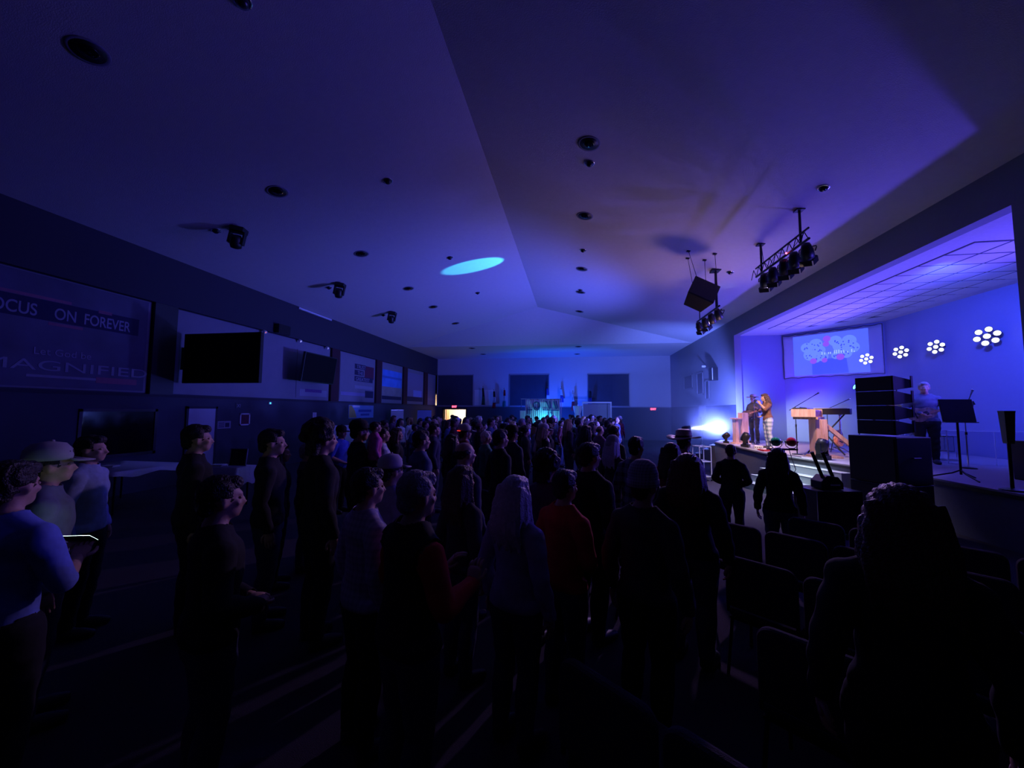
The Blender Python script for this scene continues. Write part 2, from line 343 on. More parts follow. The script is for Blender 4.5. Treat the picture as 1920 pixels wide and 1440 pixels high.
# ================================================================== CEILING FITTINGS
M_m = (ZR-ZE)/(WR-RX)
def ceil_z(x, y):
    if y > 22.5: return ZE
    return ZE+(WR-x)*M_m if x > RX else ZE+(x-WL)*M_m
def ceil_rot(x, y):
    if y > 22.5: return (0,0,0)
    return (0, math.atan(M_m) if x > RX else -math.atan(M_m), 0)
ORD = ('first','second','third','fourth','fifth','sixth','seventh','eighth','ninth','tenth','eleventh','twelfth','thirteenth','fourteenth')
can_me = None
def can_light(x, y, label, r=0.17):
    global can_me
    z = ceil_z(x, y)
    if can_me is None:
        bm = B(); lathe(bm, [(0.155,0.0),(0.155,0.10),(0.0,0.10)], 24)
        a = obj('can', bm, M_black, None, True).data; bpy.data.objects.remove(bpy.data.objects['can'])
        bm = B(); lathe(bm, [(0.155,-0.005),(0.185,-0.012),(0.19,0.0),(0.155,0.0),(0.155,-0.005)], 24)
        t_ = obj('trim_ring', bm, M_wallG, None, True); b = t_.data; bpy.data.objects.remove(t_)
        bm = B(); ell(bm, (0,0,-0.006), (0.10,0.10,0.03), 16, 8); t_ = obj('lamp', bm, M_glassd, None, True); c = t_.data; bpy.data.objects.remove(t_)
        bm = B(); lathe(bm, [(0.0,-0.002),(0.154,-0.002),(0.154,-0.008),(0.0,-0.008)], 24); t_ = obj('disc', bm, M_black, None, True); d = t_.data; bpy.data.objects.remove(t_)
        can_me = (b, c, d)
    root = thing('recessed_downlight', label, 'downlight', (x, y, z), 0, 'unlit downlights in the ceiling'); root.rotation_euler = ceil_rot(x, y); root.scale = (r/0.17,)*3
    for nm, me in zip(('trim_ring','lamp','reflector'), can_me):
        o = bpy.data.objects.new(nm, me); COL.objects.link(o); o.parent = root
for k, (x, y) in enumerate(reversed(((-6.2,3.75),(-6.2,6.99),(-6.2,10.28),(-6.2,13.57),(-6.2,16.2),(-6.2,19.5)))): can_light(x, y, ORD[k]+' unlit round downlight from the far end in the row above the poster wall', 0.19)
for k, (x, y) in enumerate(reversed(((0.31,7.03),(0.31,9.75),(0.31,13.5),(0.31,16.2),(0.31,19.4)))): can_light(x, y, ORD[k]+' unlit round downlight from the far end in the row between ridge and stage', 0.19)
for (x, y), lab in zip(((-6.3,23.3),(-6.2,25.9),(0.3,23.5),(0.25,26.6)), ('above the hanging flags, by the ceiling slope','above the hanging flags, by the far wall','above the display booth, by the ceiling slope','above the display booth, by the far wall')): can_light(x, y, 'unlit downlight in flat ceiling '+lab, 0.19)
M_dome = mat('glossy_dome', (0.02,0.02,0.025), 0.05, var=0, spec=0.9)
dm = None
def dome(x, y, label):
    global dm
    z = ceil_z(x, y)
    if dm is None:
        bm = B(); lathe(bm, [(0.0,-0.075),(0.035,-0.068),(0.065,-0.042),(0.08,0.0)], 18); t_ = obj('dome', bm, M_dome, None, True); a = t_.data; bpy.data.objects.remove(t_)
        bm = B(); lathe(bm, [(0.08,-0.012),(0.105,-0.012),(0.11,0.004),(0.08,0.004),(0.08,-0.012)], 18); t_ = obj('ring', bm, M_chrome, None, True); b = t_.data; bpy.data.objects.remove(t_)
        dm = (a, b)
    root = thing('ceiling_dome', label, 'ceiling dome', (x, y, z), 0, 'small shiny domes in the ceiling'); root.rotation_euler = ceil_rot(x, y)
    for nm, me in zip(('dome','ring'), dm):
        o = bpy.data.objects.new(nm, me); COL.objects.link(o); o.parent = root
for k, (x, y) in enumerate(reversed(((-4.0,3.81),(-4.0,7.56),(-4.0,11.84),(-4.02,15.64)))): dome(x, y, ORD[k]+' shiny dome high on the ceiling slope beside the ridge, counted from the far end')
for k, (x, y) in enumerate(reversed(((0.34,7.6),(0.31,11.88),(0.3,15.9)))): dome(x, y, ORD[k]+' shiny dome between the round downlights, counted from the far end')
for k, (x, y) in enumerate(reversed(((4.69,7.85),(4.72,12.33)))): dome(x, y, ORD[k]+' shiny dome by a stage lighting bar, counted from the far end')
for k, (x, y) in enumerate(reversed(((-8.4,7.66),(-8.4,11.95),(-8.4,15.83)))): dome(x, y, ORD[k]+' shiny dome beside a ceiling mounted moving head, counted from the far end')

def moving_head_bm():
    parts = {}
    bm = B(); box(bm, -0.15, 0.15, -0.12, 0.12, 0.0, 0.10); parts['base'] = bm
    bm = B()
    for s in (-1, 1): box(bm, s*0.155-0.02, s*0.155+0.02, -0.05, 0.05, 0.12, 0.40)
    box(bm, -0.175, 0.175, -0.06, 0.06, 0.10, 0.14); parts['yoke'] = bm
    bm = B(); lathe(bm, [(0.0,-0.15),(0.10,-0.15),(0.125,-0.08),(0.13,0.06),(0.11,0.15),(0.085,0.16)], 18, T(0,0,0.34)); parts['head'] = bm
    bm = B(); lathe(bm, [(0.0,0.175),(0.05,0.172),(0.086,0.158),(0.086,0.15),(0.0,0.15)], 18, T(0,0,0.34)); parts['lens'] = bm
    return parts
MH = {}
for k, b_ in moving_head_bm().items():
    t_ = obj('temp', b_, M_glassd if k == 'lens' else M_black, None, k in ('head','lens')); MH[k] = t_.data; t_.data.name = k; bpy.data.objects.remove(t_)
def moving_head(label, loc, rot=(0,0,0), tilt=0.0, group=None, s=1.0):
    root = thing('moving_head_light', label, 'stage light', loc, 0, group); root.rotation_euler = rot; root.scale = (s,)*3
    for k, me in MH.items():
        o = bpy.data.objects.new(k, me); COL.objects.link(o); o.parent = root
        if k in ('head','lens') and tilt: o.matrix_basis = T(0,0,0.34) @ Matrix.Rotation(tilt, 4, 'X') @ T(0,0,-0.34)
    return root
for y, hz in ((7.75,0.3),(11.8,0.2),(15.65,0.1)):
    rr = ceil_rot(-7.85, y)
    moving_head('%s moving head hung upside down from the ceiling, counted from the doorway wall' % {7.75:'third',11.8:'second',15.65:'first'}[y], (-7.85, y, ceil_z(-7.85, y)-0.03), (PI, rr[1]*-1+0.0, hz), 0.4, 'moving heads on the ceiling')

# ================================================================== HANGING BARS AND SPEAKER
pm = {}
def par_meshes():
    bm = B(); lathe(bm, [(0.0,-0.16),(0.06,-0.16),(0.075,-0.12),(0.10,-0.02),(0.105,0.12),(0.098,0.12),(0.09,0.0),(0.0,-0.02)], 18); pm['can'] = (bm, M_black, True)
    bm = B(); tube(bm, [(-0.115,0,0),(-0.125,0.10,-0.02),(-0.115,0.17,-0.02),(0.0,0.19,-0.02),(0.115,0.17,-0.02),(0.125,0.10,-0.02),(0.115,0,0)], 0.011, 6); cyl(bm, (0,0.18,-0.02), (0,0.26,-0.02), 0.02); pm['yoke'] = (bm, M_blackm, False)
    bm = B(); lathe(bm, [(0.0,0.06),(0.06,0.055),(0.095,0.04),(0.095,0.03),(0.0,0.03)], 18); pm['lens'] = (bm, M_glassd, True)
    bm = B()
    for a in range(4): box(bm, -0.09, 0.09, 0.105, 0.112, 0.12, 0.22, Matrix.Rotation(a*PI/2+0.25, 4, 'Z'))
    pm['barn_door'] = (bm, M_black, False)
par_meshes()
for k, (b_, m_, s_) in list(pm.items()):
    t_ = obj('temp', b_, m_, None, s_); pm[k] = t_.data; t_.data.name = k; bpy.data.objects.remove(t_)
def par_can(label, loc, target, group=None, s=1.0, barn=True, parent_up=True):
    root = thing('par_can_light', label, 'stage light', loc, 0, group); root.scale = (s,)*3
    v = Vector(target)-Vector(loc); root.rotation_euler = v.to_track_quat('Z', 'Y').to_euler()
    for k, me in pm.items():
        if k == 'barn_door' and not barn: continue
        o = bpy.data.objects.new(k, me); COL.objects.link(o); o.parent = root
    return root
# long bar above the stage front
bar = thing('lighting_bar', 'black lighting bar hung from two poles over stage front', 'lighting bar', (4.7, 9.5, 5.5))
bm = B(); cyl(bm, (0,-1.12,0), (0,1.15,0), 0.028); cyl(bm, (0.0,-1.12,0.22), (0,1.15,0.22), 0.022); obj('pipe', bm, M_blackm, bar)
bm = B()
for k in range(9): cyl(bm, (0,-1.1+0.28*k,0), (0,-0.96+0.28*k,0.22), 0.009, None, 6); cyl(bm, (0,-0.96+0.28*k,0.22), (0,-0.82+0.28*k,0), 0.009, None, 6)
obj('lattice', bm, M_blackm, bar)
for y in (8.66, 10.36):
    bm = B(); cyl(bm, (0,y-9.5,-0.03), (0,y-9.5,ceil_z(4.7,y)-5.5), 0.024); p_ = obj('hanger_pole', bm, M_blackm, bar)
    bm = B(); cbox(bm, (0,y-9.5,ceil_z(4.7,y)-5.5-0.012), (0.16,0.16,0.03)); obj('ceiling_plate', bm, M_blackm, p_)
bm = B(); tube(bm, [(0.03,-0.9,0.2),(0.05,-0.3,0.03),(0.03,0.2,0.24),(0.05,0.6,0.05),(0.05,0.86,0.3),(0.02,0.86,0.72)], 0.008, 5); obj('cable', bm, M_black, bar)
for k_, (y, tz, dd) in enumerate(((8.5,1.2,0.12),(8.95,1.4,0.0),(9.35,1.0,0.05),(9.85,1.3,-0.05),(10.25,1.2,0.0))):
    par_can('black par can, %s from hung loudspeaker on the two pole lighting bar' % ORD[4-k_], (4.7+0.02, y, 5.5-0.24), (6.4+dd*3, y+2.6, tz), 'par cans on the lighting bars', 1.15)
tg = obj('indicator_lamp', (lambda b_: (ell(b_, (0,0,0), (0.02,0.02,0.02), 8, 6), b_)[1])(B()), emis('red_indicator', (1.0,0.06,0.12), 12), bar); tg.location = (-0.05,-0.38,0.0)
# short bar with a bracket beside the hung speaker
bar2 = thing('lighting_bar', 'short black lighting bar below the hung loudspeaker', 'lighting bar', (4.3, 12.9, 5.15))
bm = B(); cyl(bm, (0,-0.8,0), (0,1.3,0), 0.028); obj('pipe', bm, M_blackm, bar2)
bm = B(); cyl(bm, (0,-0.62,0), (0,-0.62,ceil_z(4.3,12.28)-5.15), 0.024); cyl(bm, (0,-0.52,0), (0,-0.52,ceil_z(4.3,12.28)-5.15), 0.015); obj('hanger_pole', bm, M_blackm, bar2)
bm = B(); cyl(bm, (0,1.0,0), (0,1.0,ceil_z(4.3,13.9)-5.15), 0.015); obj('hanger_pole', bm, M_blackm, bar2)
bm = B(); cbox(bm, (0,-0.57,ceil_z(4.3,12.28)-5.15-0.02), (0.24,0.30,0.04)); obj('ceiling_plate', bm, M_blackm, bar2)
for k_, y in enumerate((12.2,12.75,13.35,13.95)):
    par_can('black par can, %s from the far wall on the short lighting bar' % ORD[3-k_], (4.3, y, 5.15-0.24), (6.3, y+2.2, 1.2), 'par cans on the lighting bars', 1.1, barn=(y > 13))
sp = thing('hung_loudspeaker', 'black trapezoid loudspeaker hung on wires and tilted toward the seats', 'loudspeaker', (3.55, 11.4, 5.30))
Ms = Matrix.Rotation(math.radians(-155), 4, 'Z') @ Matrix.Rotation(math.radians(30), 4, 'Y')
R1 = Matrix.Rotation(math.radians(28), 4, Vector((0,1,0))) @ Matrix.Rotation(math.radians(-22), 4, Vector((1,0,0)))
bm = B(); prism(bm, [(-0.37,-0.26),(0.37,-0.26),(0.26,0.26),(-0.26,0.26)], -0.33, 0.33, R1); obj('cabinet', bm, M_black, sp, bevel=0.015)
bm = B(); box(bm, -0.345, 0.345, -0.275, -0.262, -0.305, 0.305, R1); obj('grille', bm, M_grille, sp)
for cx, cy in ((-0.3,-0.2),(0.3,-0.2),(-0.2,0.22),(0.2,0.22)):
    bm = B(); a = R1 @ Vector((cx,cy,0.33)); cyl(bm, a, (cx*1.15, cy*1.15, ceil_z(3.55+cx*1.15, 11.4+cy)-5.30), 0.007, None, 6); obj('wire', bm, M_blackm, sp)

for cx, cy in ((-0.3,-0.2),(0.3,-0.2),(-0.2,0.22),(0.2,0.22)):
    bm = B(); cbox(bm, (0,0,-0.012), (0.09,0.09,0.02), T(cx*1.15, cy*1.15, ceil_z(3.55+cx*1.15, 11.4)-5.30) @ Matrix.Rotation(math.atan(M_m), 4, 'Y')); obj('rigging_plate', bm, M_blackm, sp)
# ================================================================== STAGE: SCREEN AND LAMPS
sA = Vector((8.60,17.44)); sd = Vector((0.7071,-0.7071)); sn = Vector((-0.7071,-0.7071))
def onw(s, z, off=0.06): p = sA+sd*s+sn*off; return (p.x, p.y, z)
scr = thing('projection_screen', 'white cloth projection screen with wavy black hem showing a spotted picture', 'screen', (9.7,16.3,3.36))
scr.location = (0,0,0)
def topz(s): return 5.14-0.035*abs(math.sin(s*PI/0.42))
def botz(s): return 3.36+0.03*abs(math.sin(s*PI/0.5))
bm = B(); N = 64; rows = []
for j in range(9):
    rows.append([bm.verts.new(onw(0.04+3.02*i/N, botz(3.02*i/N)+(topz(3.02*i/N)-botz(3.02*i/N))*j/8, 0.055+0.008*math.sin(i*0.9+j))) for i in range(N+1)])
for j in range(8):
    for i in range(N): bm.faces.new((rows[j][i], rows[j][i+1], rows[j+1][i+1], rows[j+1][i]))
o = obj('cloth', bm, mat('screen_cloth', (0.55,0.55,0.6), 0.9, var=0.04), scr, True); md = o.modifiers.new('thick', 'SOLIDIFY'); md.thickness = 0.01
for nm, fz in (('top_hem', topz), ('bottom_hem', botz)):
    bm = B(); tube(bm, [onw(0.04+3.02*i/N, fz(3.02*i/N), 0.075) for i in range(N+1)], 0.014, 6); obj(nm, bm, M_black, scr)
bm = B(); tube(bm, [onw(0.04+0.01*math.sin(k), 3.36+1.78*k/12, 0.075) for k in range(13)], 0.012, 6); obj('side_hem', bm, M_black, scr)
bm = B(); tube(bm, [onw(3.06, 3.36+1.78*k/12, 0.075) for k in range(13)], 0.012, 6); obj('side_hem', bm, M_black, scr)
pic = obj('projected_picture', (lambda b_: (quad(b_, onw(0.40,3.45,0.085), onw(2.69,3.45,0.085), onw(2.69,5.04,0.085), onw(0.40,5.04,0.085)), b_)[1])(B()), emis('picture_ground', (0.12,0.20,0.95), 0.62), scr)
def disc(bm, s, z, r, off, n=14, k=1.0): bm.faces.new([bm.verts.new(onw(s+r*math.cos(2*PI*i/n)*k, z+r*math.sin(2*PI*i/n), off)) for i in range(n)])
bm = B(); quad(bm, onw(1.0,3.47,0.09), onw(2.1,3.47,0.09), onw(2.05,4.05,0.09), onw(1.0,4.05,0.09)); obj('picture_block', bm, emis('picture_deep_blue', (0.06,0.12,0.95), 0.55), pic)
random.seed(3); bd = B()
for s, z, r in ((0.85,4.55,0.20),(0.95,4.25,0.22),(1.15,4.65,0.22),(1.25,4.4,0.2),(1.35,4.15,0.18),(1.75,4.7,0.2),(1.9,4.5,0.24),(2.15,4.65,0.22),(2.25,4.4,0.2),(2.05,4.2,0.18),(1.75,4.15,0.14),(1.15,4.05,0.12)):
    bm = B(); disc(bm, s, z, r, 0.092+0.0003*random.random()); obj('picture_blob', bm, emis('picture_pale', (0.16,0.30,0.95), 0.80), pic)
    for k in range(5):
        a = random.random()*6.3; q = random.random()*r*0.75; disc(bd, s+q*math.cos(a), z+q*math.sin(a), 0.024, 0.096, 8)
for s, z, r in ((1.05,4.0,0.11),(1.4,4.0,0.09),(1.88,4.08,0.12),(1.5,4.82,0.12),(1.47,4.62,0.10)):
    bm = B(); disc(bm, s, z, r, 0.0975); obj('pink_blob', bm, emis('picture_pink', (0.34,0.10,0.9), 0.70), pic)
obj('picture_dots', bd, emis('picture_dots_blue', (0.05,0.09,0.6), 0.5), pic)['kind'] = 'stuff'
bm = B()
for k, (s, h) in enumerate(((1.32,0.10),(1.40,0.08),(1.52,0.08),(1.58,0.08),(1.70,0.13),(1.76,0.13),(1.83,0.13),(1.90,0.10),(1.97,0.10),(2.08,0.05),(2.2,0.11),(2.27,0.04))):
    quad(bm, onw(s,4.22,0.099), onw(s+0.03,4.22,0.099), onw(s+0.03,4.22+h,0.099), onw(s,4.22+h,0.099))
obj('picture_lettering', bm, emis('picture_white', (0.4,0.55,1.0), 0.95), pic)
M_lamp = emis('lit_lamp', (0.93,1.0,0.86), 3.0)
M_lamph = mat('lamp_rim', (0.10,0.10,0.14), 0.4)
bm = B(); lathe(bm, [(0.0,0.03),(0.05,0.025),(0.078,0.0),(0.078,-0.01),(0.0,-0.01)], 16); t_ = obj('t', bm, M_lamp, None, True); me_lamp = t_.data; bpy.data.objects.remove(t_)
bm = B(); lathe(bm, [(0.0,-0.09),(0.07,-0.09),(0.093,-0.02),(0.098,0.012),(0.086,0.012),(0.086,-0.012),(0.0,-0.012)], 16); t_ = obj('t', bm, M_lamph, None, True); me_rim = t_.data; bpy.data.objects.remove(t_)
clus = (((10.25,15.35,3.9),(-0.45,-0.9,-0.1),'flower shaped cluster of lit lamps overlapping the projection screen'),((10.55,14.3,3.98),(-0.9,-0.75,-0.1),'flower shaped cluster of lit lamps beside the projection screen'),((10.55,13.07,3.95),(-0.9,-0.55,-0.1),'flower shaped cluster of lit lamps between two other clusters'),((10.55,11.64,3.99),(-0.9,-0.7,-0.1),'largest flower shaped cluster of lit lamps high behind guitarist'))
for i, (c, dr, lab) in enumerate(clus):
    root = thing('lamp_cluster', lab, 'stage light', c, 0, 'flower shaped lamp clusters on stage back wall'); s_ = (0.64,0.66,0.66,0.80)[i]; root.scale = (s_,)*3
    root.rotation_euler = Vector(dr).to_track_quat('Z', 'Y').to_euler()
    for k in range(7):
        a = k*PI/3+0.3; r_ = 0.0 if k == 6 else 0.225
        h_ = bpy.data.objects.new('housing', me_rim); COL.objects.link(h_); h_.parent = root; h_.location = (r_*math.cos(a), r_*math.sin(a), 0)
        l_ = bpy.data.objects.new('lamp', me_lamp); COL.objects.link(l_); l_.parent = h_
    bm = B()
    for k in range(3): a = k*PI/3+0.3; cyl(bm, (-0.2*math.cos(a),-0.2*math.sin(a),-0.09), (0.2*math.cos(a),0.2*math.sin(a),-0.09), 0.012, None, 6)
    L_ = {0:0.62,1:0.62,2:0.55,3:0.52}[i]; q_ = root.rotation_euler.to_matrix().inverted(); w_ = q_ @ (Vector(((10.81-c[0]),0,0)) if i else Vector((0.14,0.14,0))); cyl(bm, (0,0,-0.09), tuple(w_/s_), 0.02, None, 8); obj('bracket', bm, M_blackm, root)
# backline wash fixtures on a low rail
for i, y in enumerate((8.6, 13.0, 14.6)):
    root = thing('led_wash_light', 'glowing blue wash light on a tall black stand at the back of the stage', 'stage light', (9.4, y, 0.85), 0, 'wash lights at the back of the stage')
    bm = B(); lathe(bm, [(0.0,-0.10),(0.07,-0.10),(0.09,-0.03),(0.095,0.06),(0.088,0.06),(0.085,0.03),(0.0,0.03)], 16, T(0,0,2.0) @ Matrix.Rotation(-1.25, 4, 'Y')); obj('housing', bm, M_black, root, True)
    bm = B(); lathe(bm, [(0.0,0.05),(0.08,0.045),(0.082,0.035),(0.0,0.035)], 16, T(0,0,2.0) @ Matrix.Rotation(-1.25, 4, 'Y')); obj('lens', bm, emis('cyan_lens', (0.12,0.55,1.0), 14 if i == 2 else 4), root, True)
    bm = B(); cyl(bm, (0.02,0,0.25), (0.02,0,1.93), 0.016)
    obj('pole', bm, M_blackm, root)
    for k in range(3):
        bm = B(); a = k*2.1; cyl(bm, (0.02,0,0.3), (0.02+0.4*math.cos(a),0.4*math.sin(a),0.012), 0.011, None, 6); obj('leg', bm, M_blackm, root)

# ================================================================== STAGE: INSTRUMENTS AND GEAR
SZ = 0.85
kb = thing('keyboard_desk', 'pine keyboard desk with amber keyboard case and diagonal brace', 'keyboard desk', (6.25,11.15,SZ), math.radians(-8))
bm = B(); box(bm, -0.13, 0.13, -0.20, 0.20, 0.0, 0.97); obj('leg_post', bm, M_wood, kb, bevel=0.006)
bm = B(); box(bm, 0.0, 0.05, -0.205, 0.205, 0.02, 0.96); obj('leg_board', bm, M_wood, kb)
bm = B(); box(bm, -0.2, 0.42, -0.24, 0.24, 0.0, 0.05); obj('foot', bm, M_wood, kb, bevel=0.005)
bm = B(); box(bm, -0.045, 0.045, -0.05, 0.05, 0, 1.28, T(0.98,0.0,0.03) @ Matrix.Rotation(-0.80, 4, 'Y')); obj('diagonal_brace', bm, M_wood, kb)
KR = rz(math.radians(62)) @ T(0.16,0.2,0); bm = B(); box(bm, -0.56, 0.60, -0.26, 0.26, 0.97, 1.03, KR); obj('desk_top', bm, M_wood, kb, bevel=0.005)
ky = thing('keyboard', 'wide keyboard with amber wood cheeks on the pine desk', 'keyboard', (6.12,11.36,SZ+1.032), math.radians(54))
bm = B(); box(bm, -0.55, 0.66, -0.24, 0.24, 0.0, 0.16); obj('case', bm, M_wood2, ky, bevel=0.008)
bm = B(); box(bm, -0.58, -0.552, -0.25, 0.25, 0.0, 0.20); box(bm, 0.662, 0.69, -0.25, 0.25, 0.0, 0.20); obj('cheek', bm, M_wood, ky)
bm = B()
for k in range(36): box(bm, -0.53+k*0.0325, -0.53+k*0.0325+0.029, -0.235, -0.09, 0.16, 0.172)
wk = obj('white_key', bm, M_white, ky); wk['kind'] = 'stuff'
bm = B()
for k in range(35):
    if k % 7 not in (2, 6): box(bm, -0.51+k*0.0325, -0.51+k*0.0325+0.016, -0.19, -0.09, 0.172, 0.186)
bk = obj('black_key', bm, M_black, ky); bk['kind'] = 'stuff'
bm = B(); box(bm, -0.5, 0.62, -0.07, 0.23, 0.16, 0.235); obj('control_panel', bm, M_black, ky, bevel=0.006)
bm = B()
for k in range(10): lathe(bm, [(0.0,0.02),(0.013,0.02),(0.016,0.0)], 8, T(-0.4+0.09*k,0.08,0.235))
obj('knob', bm, M_chrome, ky)
sy = thing('synthesizer', 'slim black synthesizer jutting out past the end of the pine desk', 'synthesizer', (6.92,12.0,SZ), math.radians(-38))
bm = B(); box(bm, -0.55, 0.55, -0.19, 0.19, 1.10, 1.26); obj('body', bm, M_black, sy, bevel=0.008)
bm = B(); box(bm, -0.52, 0.50, -0.185, -0.05, 1.26, 1.27); obj('keybed', bm, M_white, sy)
for s in (-1, 1):
    bm = B(); cyl(bm, (s*0.4,-0.16,0.015), (-s*0.4,0.1,1.1), 0.018, None, 8); obj('leg', bm, M_blackm, sy)
bm = B(); cyl(bm, (-0.4,0.1,1.108), (0.4,0.1,1.108), 0.016); obj('crossbar', bm, M_blackm, sy)
# second pine stand at the far end of the deck
ps = thing('pine_stand', 'pale pine board stand at far end of stage by the beam light', 'stand', (5.98,15.15,SZ), 0.1)
bm = B(); box(bm, -0.02, 0.2, -0.15, 0.15, 0, 1.12); obj('post', bm, M_wood, ps, bevel=0.005)
bm = B(); box(bm, -0.24, -0.14, -0.12, 0.12, 0, 0.88); obj('post', bm, M_wood, ps, bevel=0.005)
bm = B(); box(bm, -0.30, -0.02, -0.16, 0.16, 0.88, 0.93); obj('shelf', bm, M_wood, ps, bevel=0.004)
bm = B(); box(bm, -0.3, 0.26, -0.17, 0.17, 0, 0.04); obj('foot', bm, M_wood, ps)
def mic_stand(label, x, y, z, h, boom=None, m=M_chrome, rzv=0.0):
    r = thing('microphone_stand', label, 'microphone stand', (x,y,z), rzv)
    bm = B(); lathe(bm, [(0.0,0.03),(0.03,0.03),(0.12,0.018),(0.13,0.0),(0.0,0.0)], 20); obj('base', bm, M_blackm, r, True)
    bm = B(); cyl(bm, (0,0,0.02), (0,0,h*0.6), 0.014); cyl(bm, (0,0,h*0.6), (0,0,h), 0.010); obj('pole', bm, m, r)
    bm = B(); cyl(bm, (0,0,h*0.58), (0,0,h*0.63), 0.02); obj('clutch', bm, M_black, r)
    e = Vector((0,0,h))
    if boom:
        bm = B(); e = Vector(boom); s_ = Vector((0,0,h))-(e-Vector((0,0,h)))*0.3; cyl(bm, s_, e, 0.009); obj('boom_arm', bm, M_blackm, r)
        d = (e-s_).normalized()
    else: d = Vector((0.0,-0.4,0.9)).normalized()
    bm = B(); tube(bm, [e, e+d*0.13, e+d*0.15], [0.012,0.017,0.022], 10); mi = obj('microphone', bm, M_black, r)
    bm = B(); p_ = e+d*0.175; ell(bm, p_, (0.027,0.027,0.027), 12, 8); obj('mesh_head', bm, M_chrome, mi, True)
    return r
mic_stand('chrome microphone stand beside guitarist in pale hat', 6.38,15.0,SZ,1.45)
mic_stand('black boom microphone stand reaching over the pine keyboard desk', 6.02,11.7,SZ,1.30,(0.62,0.25,1.62),M_blackm)
mic_stand('small boom microphone stand behind the keyboard desk', 7.9,13.6,SZ,1.25,(0.5,0.0,1.5),M_blackm)
mic_stand('thin chrome microphone stand between lectern style music stand and clear shield', 8.15,9.55,SZ,1.2,(0.35,0.25,1.55))
# guitar on a stand
def guitar_parts(parent, top_m, M=Matrix.Identity(4)):
    def outline(k, n=36):
        pts = []
        for i in range(n):
            a = 2*PI*i/n; z = -math.cos(a)*0.25; t = (z+0.25)/0.5
            wd = 0.19*math.sin(PI*min(1,t*1.0))**0.6*(1-0.22*t)-0.045*math.exp(-((t-0.58)/0.13)**2)
            pts.append((max(0.0,wd)*k*(1 if math.sin(a) >= 0 else -1), z*k))
        return pts
    bm = B(); prism(bm, outline(1.0), -0.05, 0.05, M @ Matrix.Rotation(PI/2, 4, 'X')); b_ = obj('guitar_body', bm, top_m, parent, bevel=0.006)
    bm = B(); lathe(bm, [(0.0,0.0),(0.048,0.0)], 20, M @ T(0,-0.0515,0.06) @ Matrix.Rotation(PI/2, 4, 'X')); obj('sound_hole', bm, M_black, b_)
    bm = B(); box(bm, -0.07, 0.07, -0.062, -0.05, -0.12, -0.095, M); obj('bridge', bm, M_black, b_)
    bm = B(); box(bm, -0.026, 0.026, -0.06, -0.035, 0.12, 0.66, M); n_ = obj('guitar_neck', bm, M_wood2, parent)
    bm = B(); box(bm, -0.04, 0.04, -0.06, -0.04, 0.66, 0.82, M)
    for k in range(3):
        for s in (-1, 1): cyl(bm, M @ Vector((s*0.04,-0.05,0.69+0.045*k)), M @ Vector((s*0.065,-0.05,0.69+0.045*k)), 0.008, None, 6)
    obj('headstock', bm, M_black, n_)
    bm = B()
    for k in range(6): cyl(bm, M @ Vector((-0.015+0.006*k,-0.064,-0.11)), M @ Vector((-0.015+0.006*k,-0.064,0.68)), 0.001, None, 4)
    obj('strings', bm, M_chrome, n_)
M_orange = wood('orange_spruce', (0.70,0.22,0.12), (0.85,0.38,0.22), (8,1,1))
g1 = thing('acoustic_guitar', 'orange acoustic guitar leaning on a stand behind the diagonal brace', 'guitar', (7.44,12.35,SZ+0.42), 0.5)
guitar_parts(g1, M_orange, Matrix.Rotation(0.35, 4, 'Y') @ Matrix.Rotation(-0.18, 4, 'X'))
gs = thing('guitar_stand', 'black folding stand under the orange acoustic guitar', 'guitar stand', (7.44,12.35,SZ), 0.5)
for s in (-1, 1):
    bm = B(); tube(bm, [(s*0.16,-0.20,0.01),(s*0.12,-0.03,0.13),(s*0.10,0.08,0.16)], 0.01, 6); obj('leg', bm, M_blackm, gs)
bm = B(); cyl(bm, (0,0.22,0.01), (0,0.09,0.62), 0.011); cyl(bm, (-0.12,0.085,0.16), (0.12,0.085,0.16), 0.01); obj('back_leg', bm, M_blackm, gs)
# moving heads and small gear along the stage lip
for (x, y, tl, hz, s, lab) in ((5.52,15.3,0.9,1.2,0.8,'silver topped moving head on stage lip by the narrow steps'),(5.55,13.75,0.5,1.0,0.95,'dark moving head on stage lip beside the singer'),(5.98,10.55,0.3,0.6,1.0,'moving head on stage lip in front of pine keyboard desk')):
    moving_head(lab, (x, y, SZ), (0,0,hz), tl, 'moving heads on the stage lip', s)
pb = thing('pedal_board', 'low red pedal board on stage deck in front of singer', 'pedal board', (5.72,12.55,SZ), 0.2)
bm = B(); prism(bm, [(-0.28,-0.14),(0.28,-0.14),(0.28,0.14),(-0.28,0.14)], 0.0, 0.05); obj('board', bm, M_red, pb, bevel=0.008)
for k in range(4):
    bm = B(); box(bm, -0.25+0.13*k, -0.15+0.13*k, -0.07, 0.06, 0.05, 0.09); q = obj('pedal', bm, (M_white, M_black, M_chrome, M_red)[k], pb)
    bm = B(); lathe(bm, [(0.0,0.02),(0.014,0.02),(0.016,0.0)], 8, T(-0.2+0.13*k,-0.03,0.09)); obj('switch', bm, M_chrome, q)
for i, (x, y, a) in enumerate(((5.75,14.2,0.4),(5.72,13.25,-0.3),(6.0,12.9,0.9))):
    r = thing('stage_box', ('white cable box on deck by the pedal board','white cable box on deck under the microphone stand','white cable box on deck at the singer\'s feet')[i], 'cable box', (x,y,SZ), a)
    bm = B(); box(bm, -0.12, 0.12, -0.08, 0.08, 0, 0.10); obj('case', bm, M_white, r, bevel=0.01)
    bm = B()
    for k in range(4): cyl(bm, (-0.08+0.053*k,-0.08,0.05), (-0.08+0.053*k,-0.092,0.05), 0.015, None, 10)
    obj('socket', bm, M_black, r)
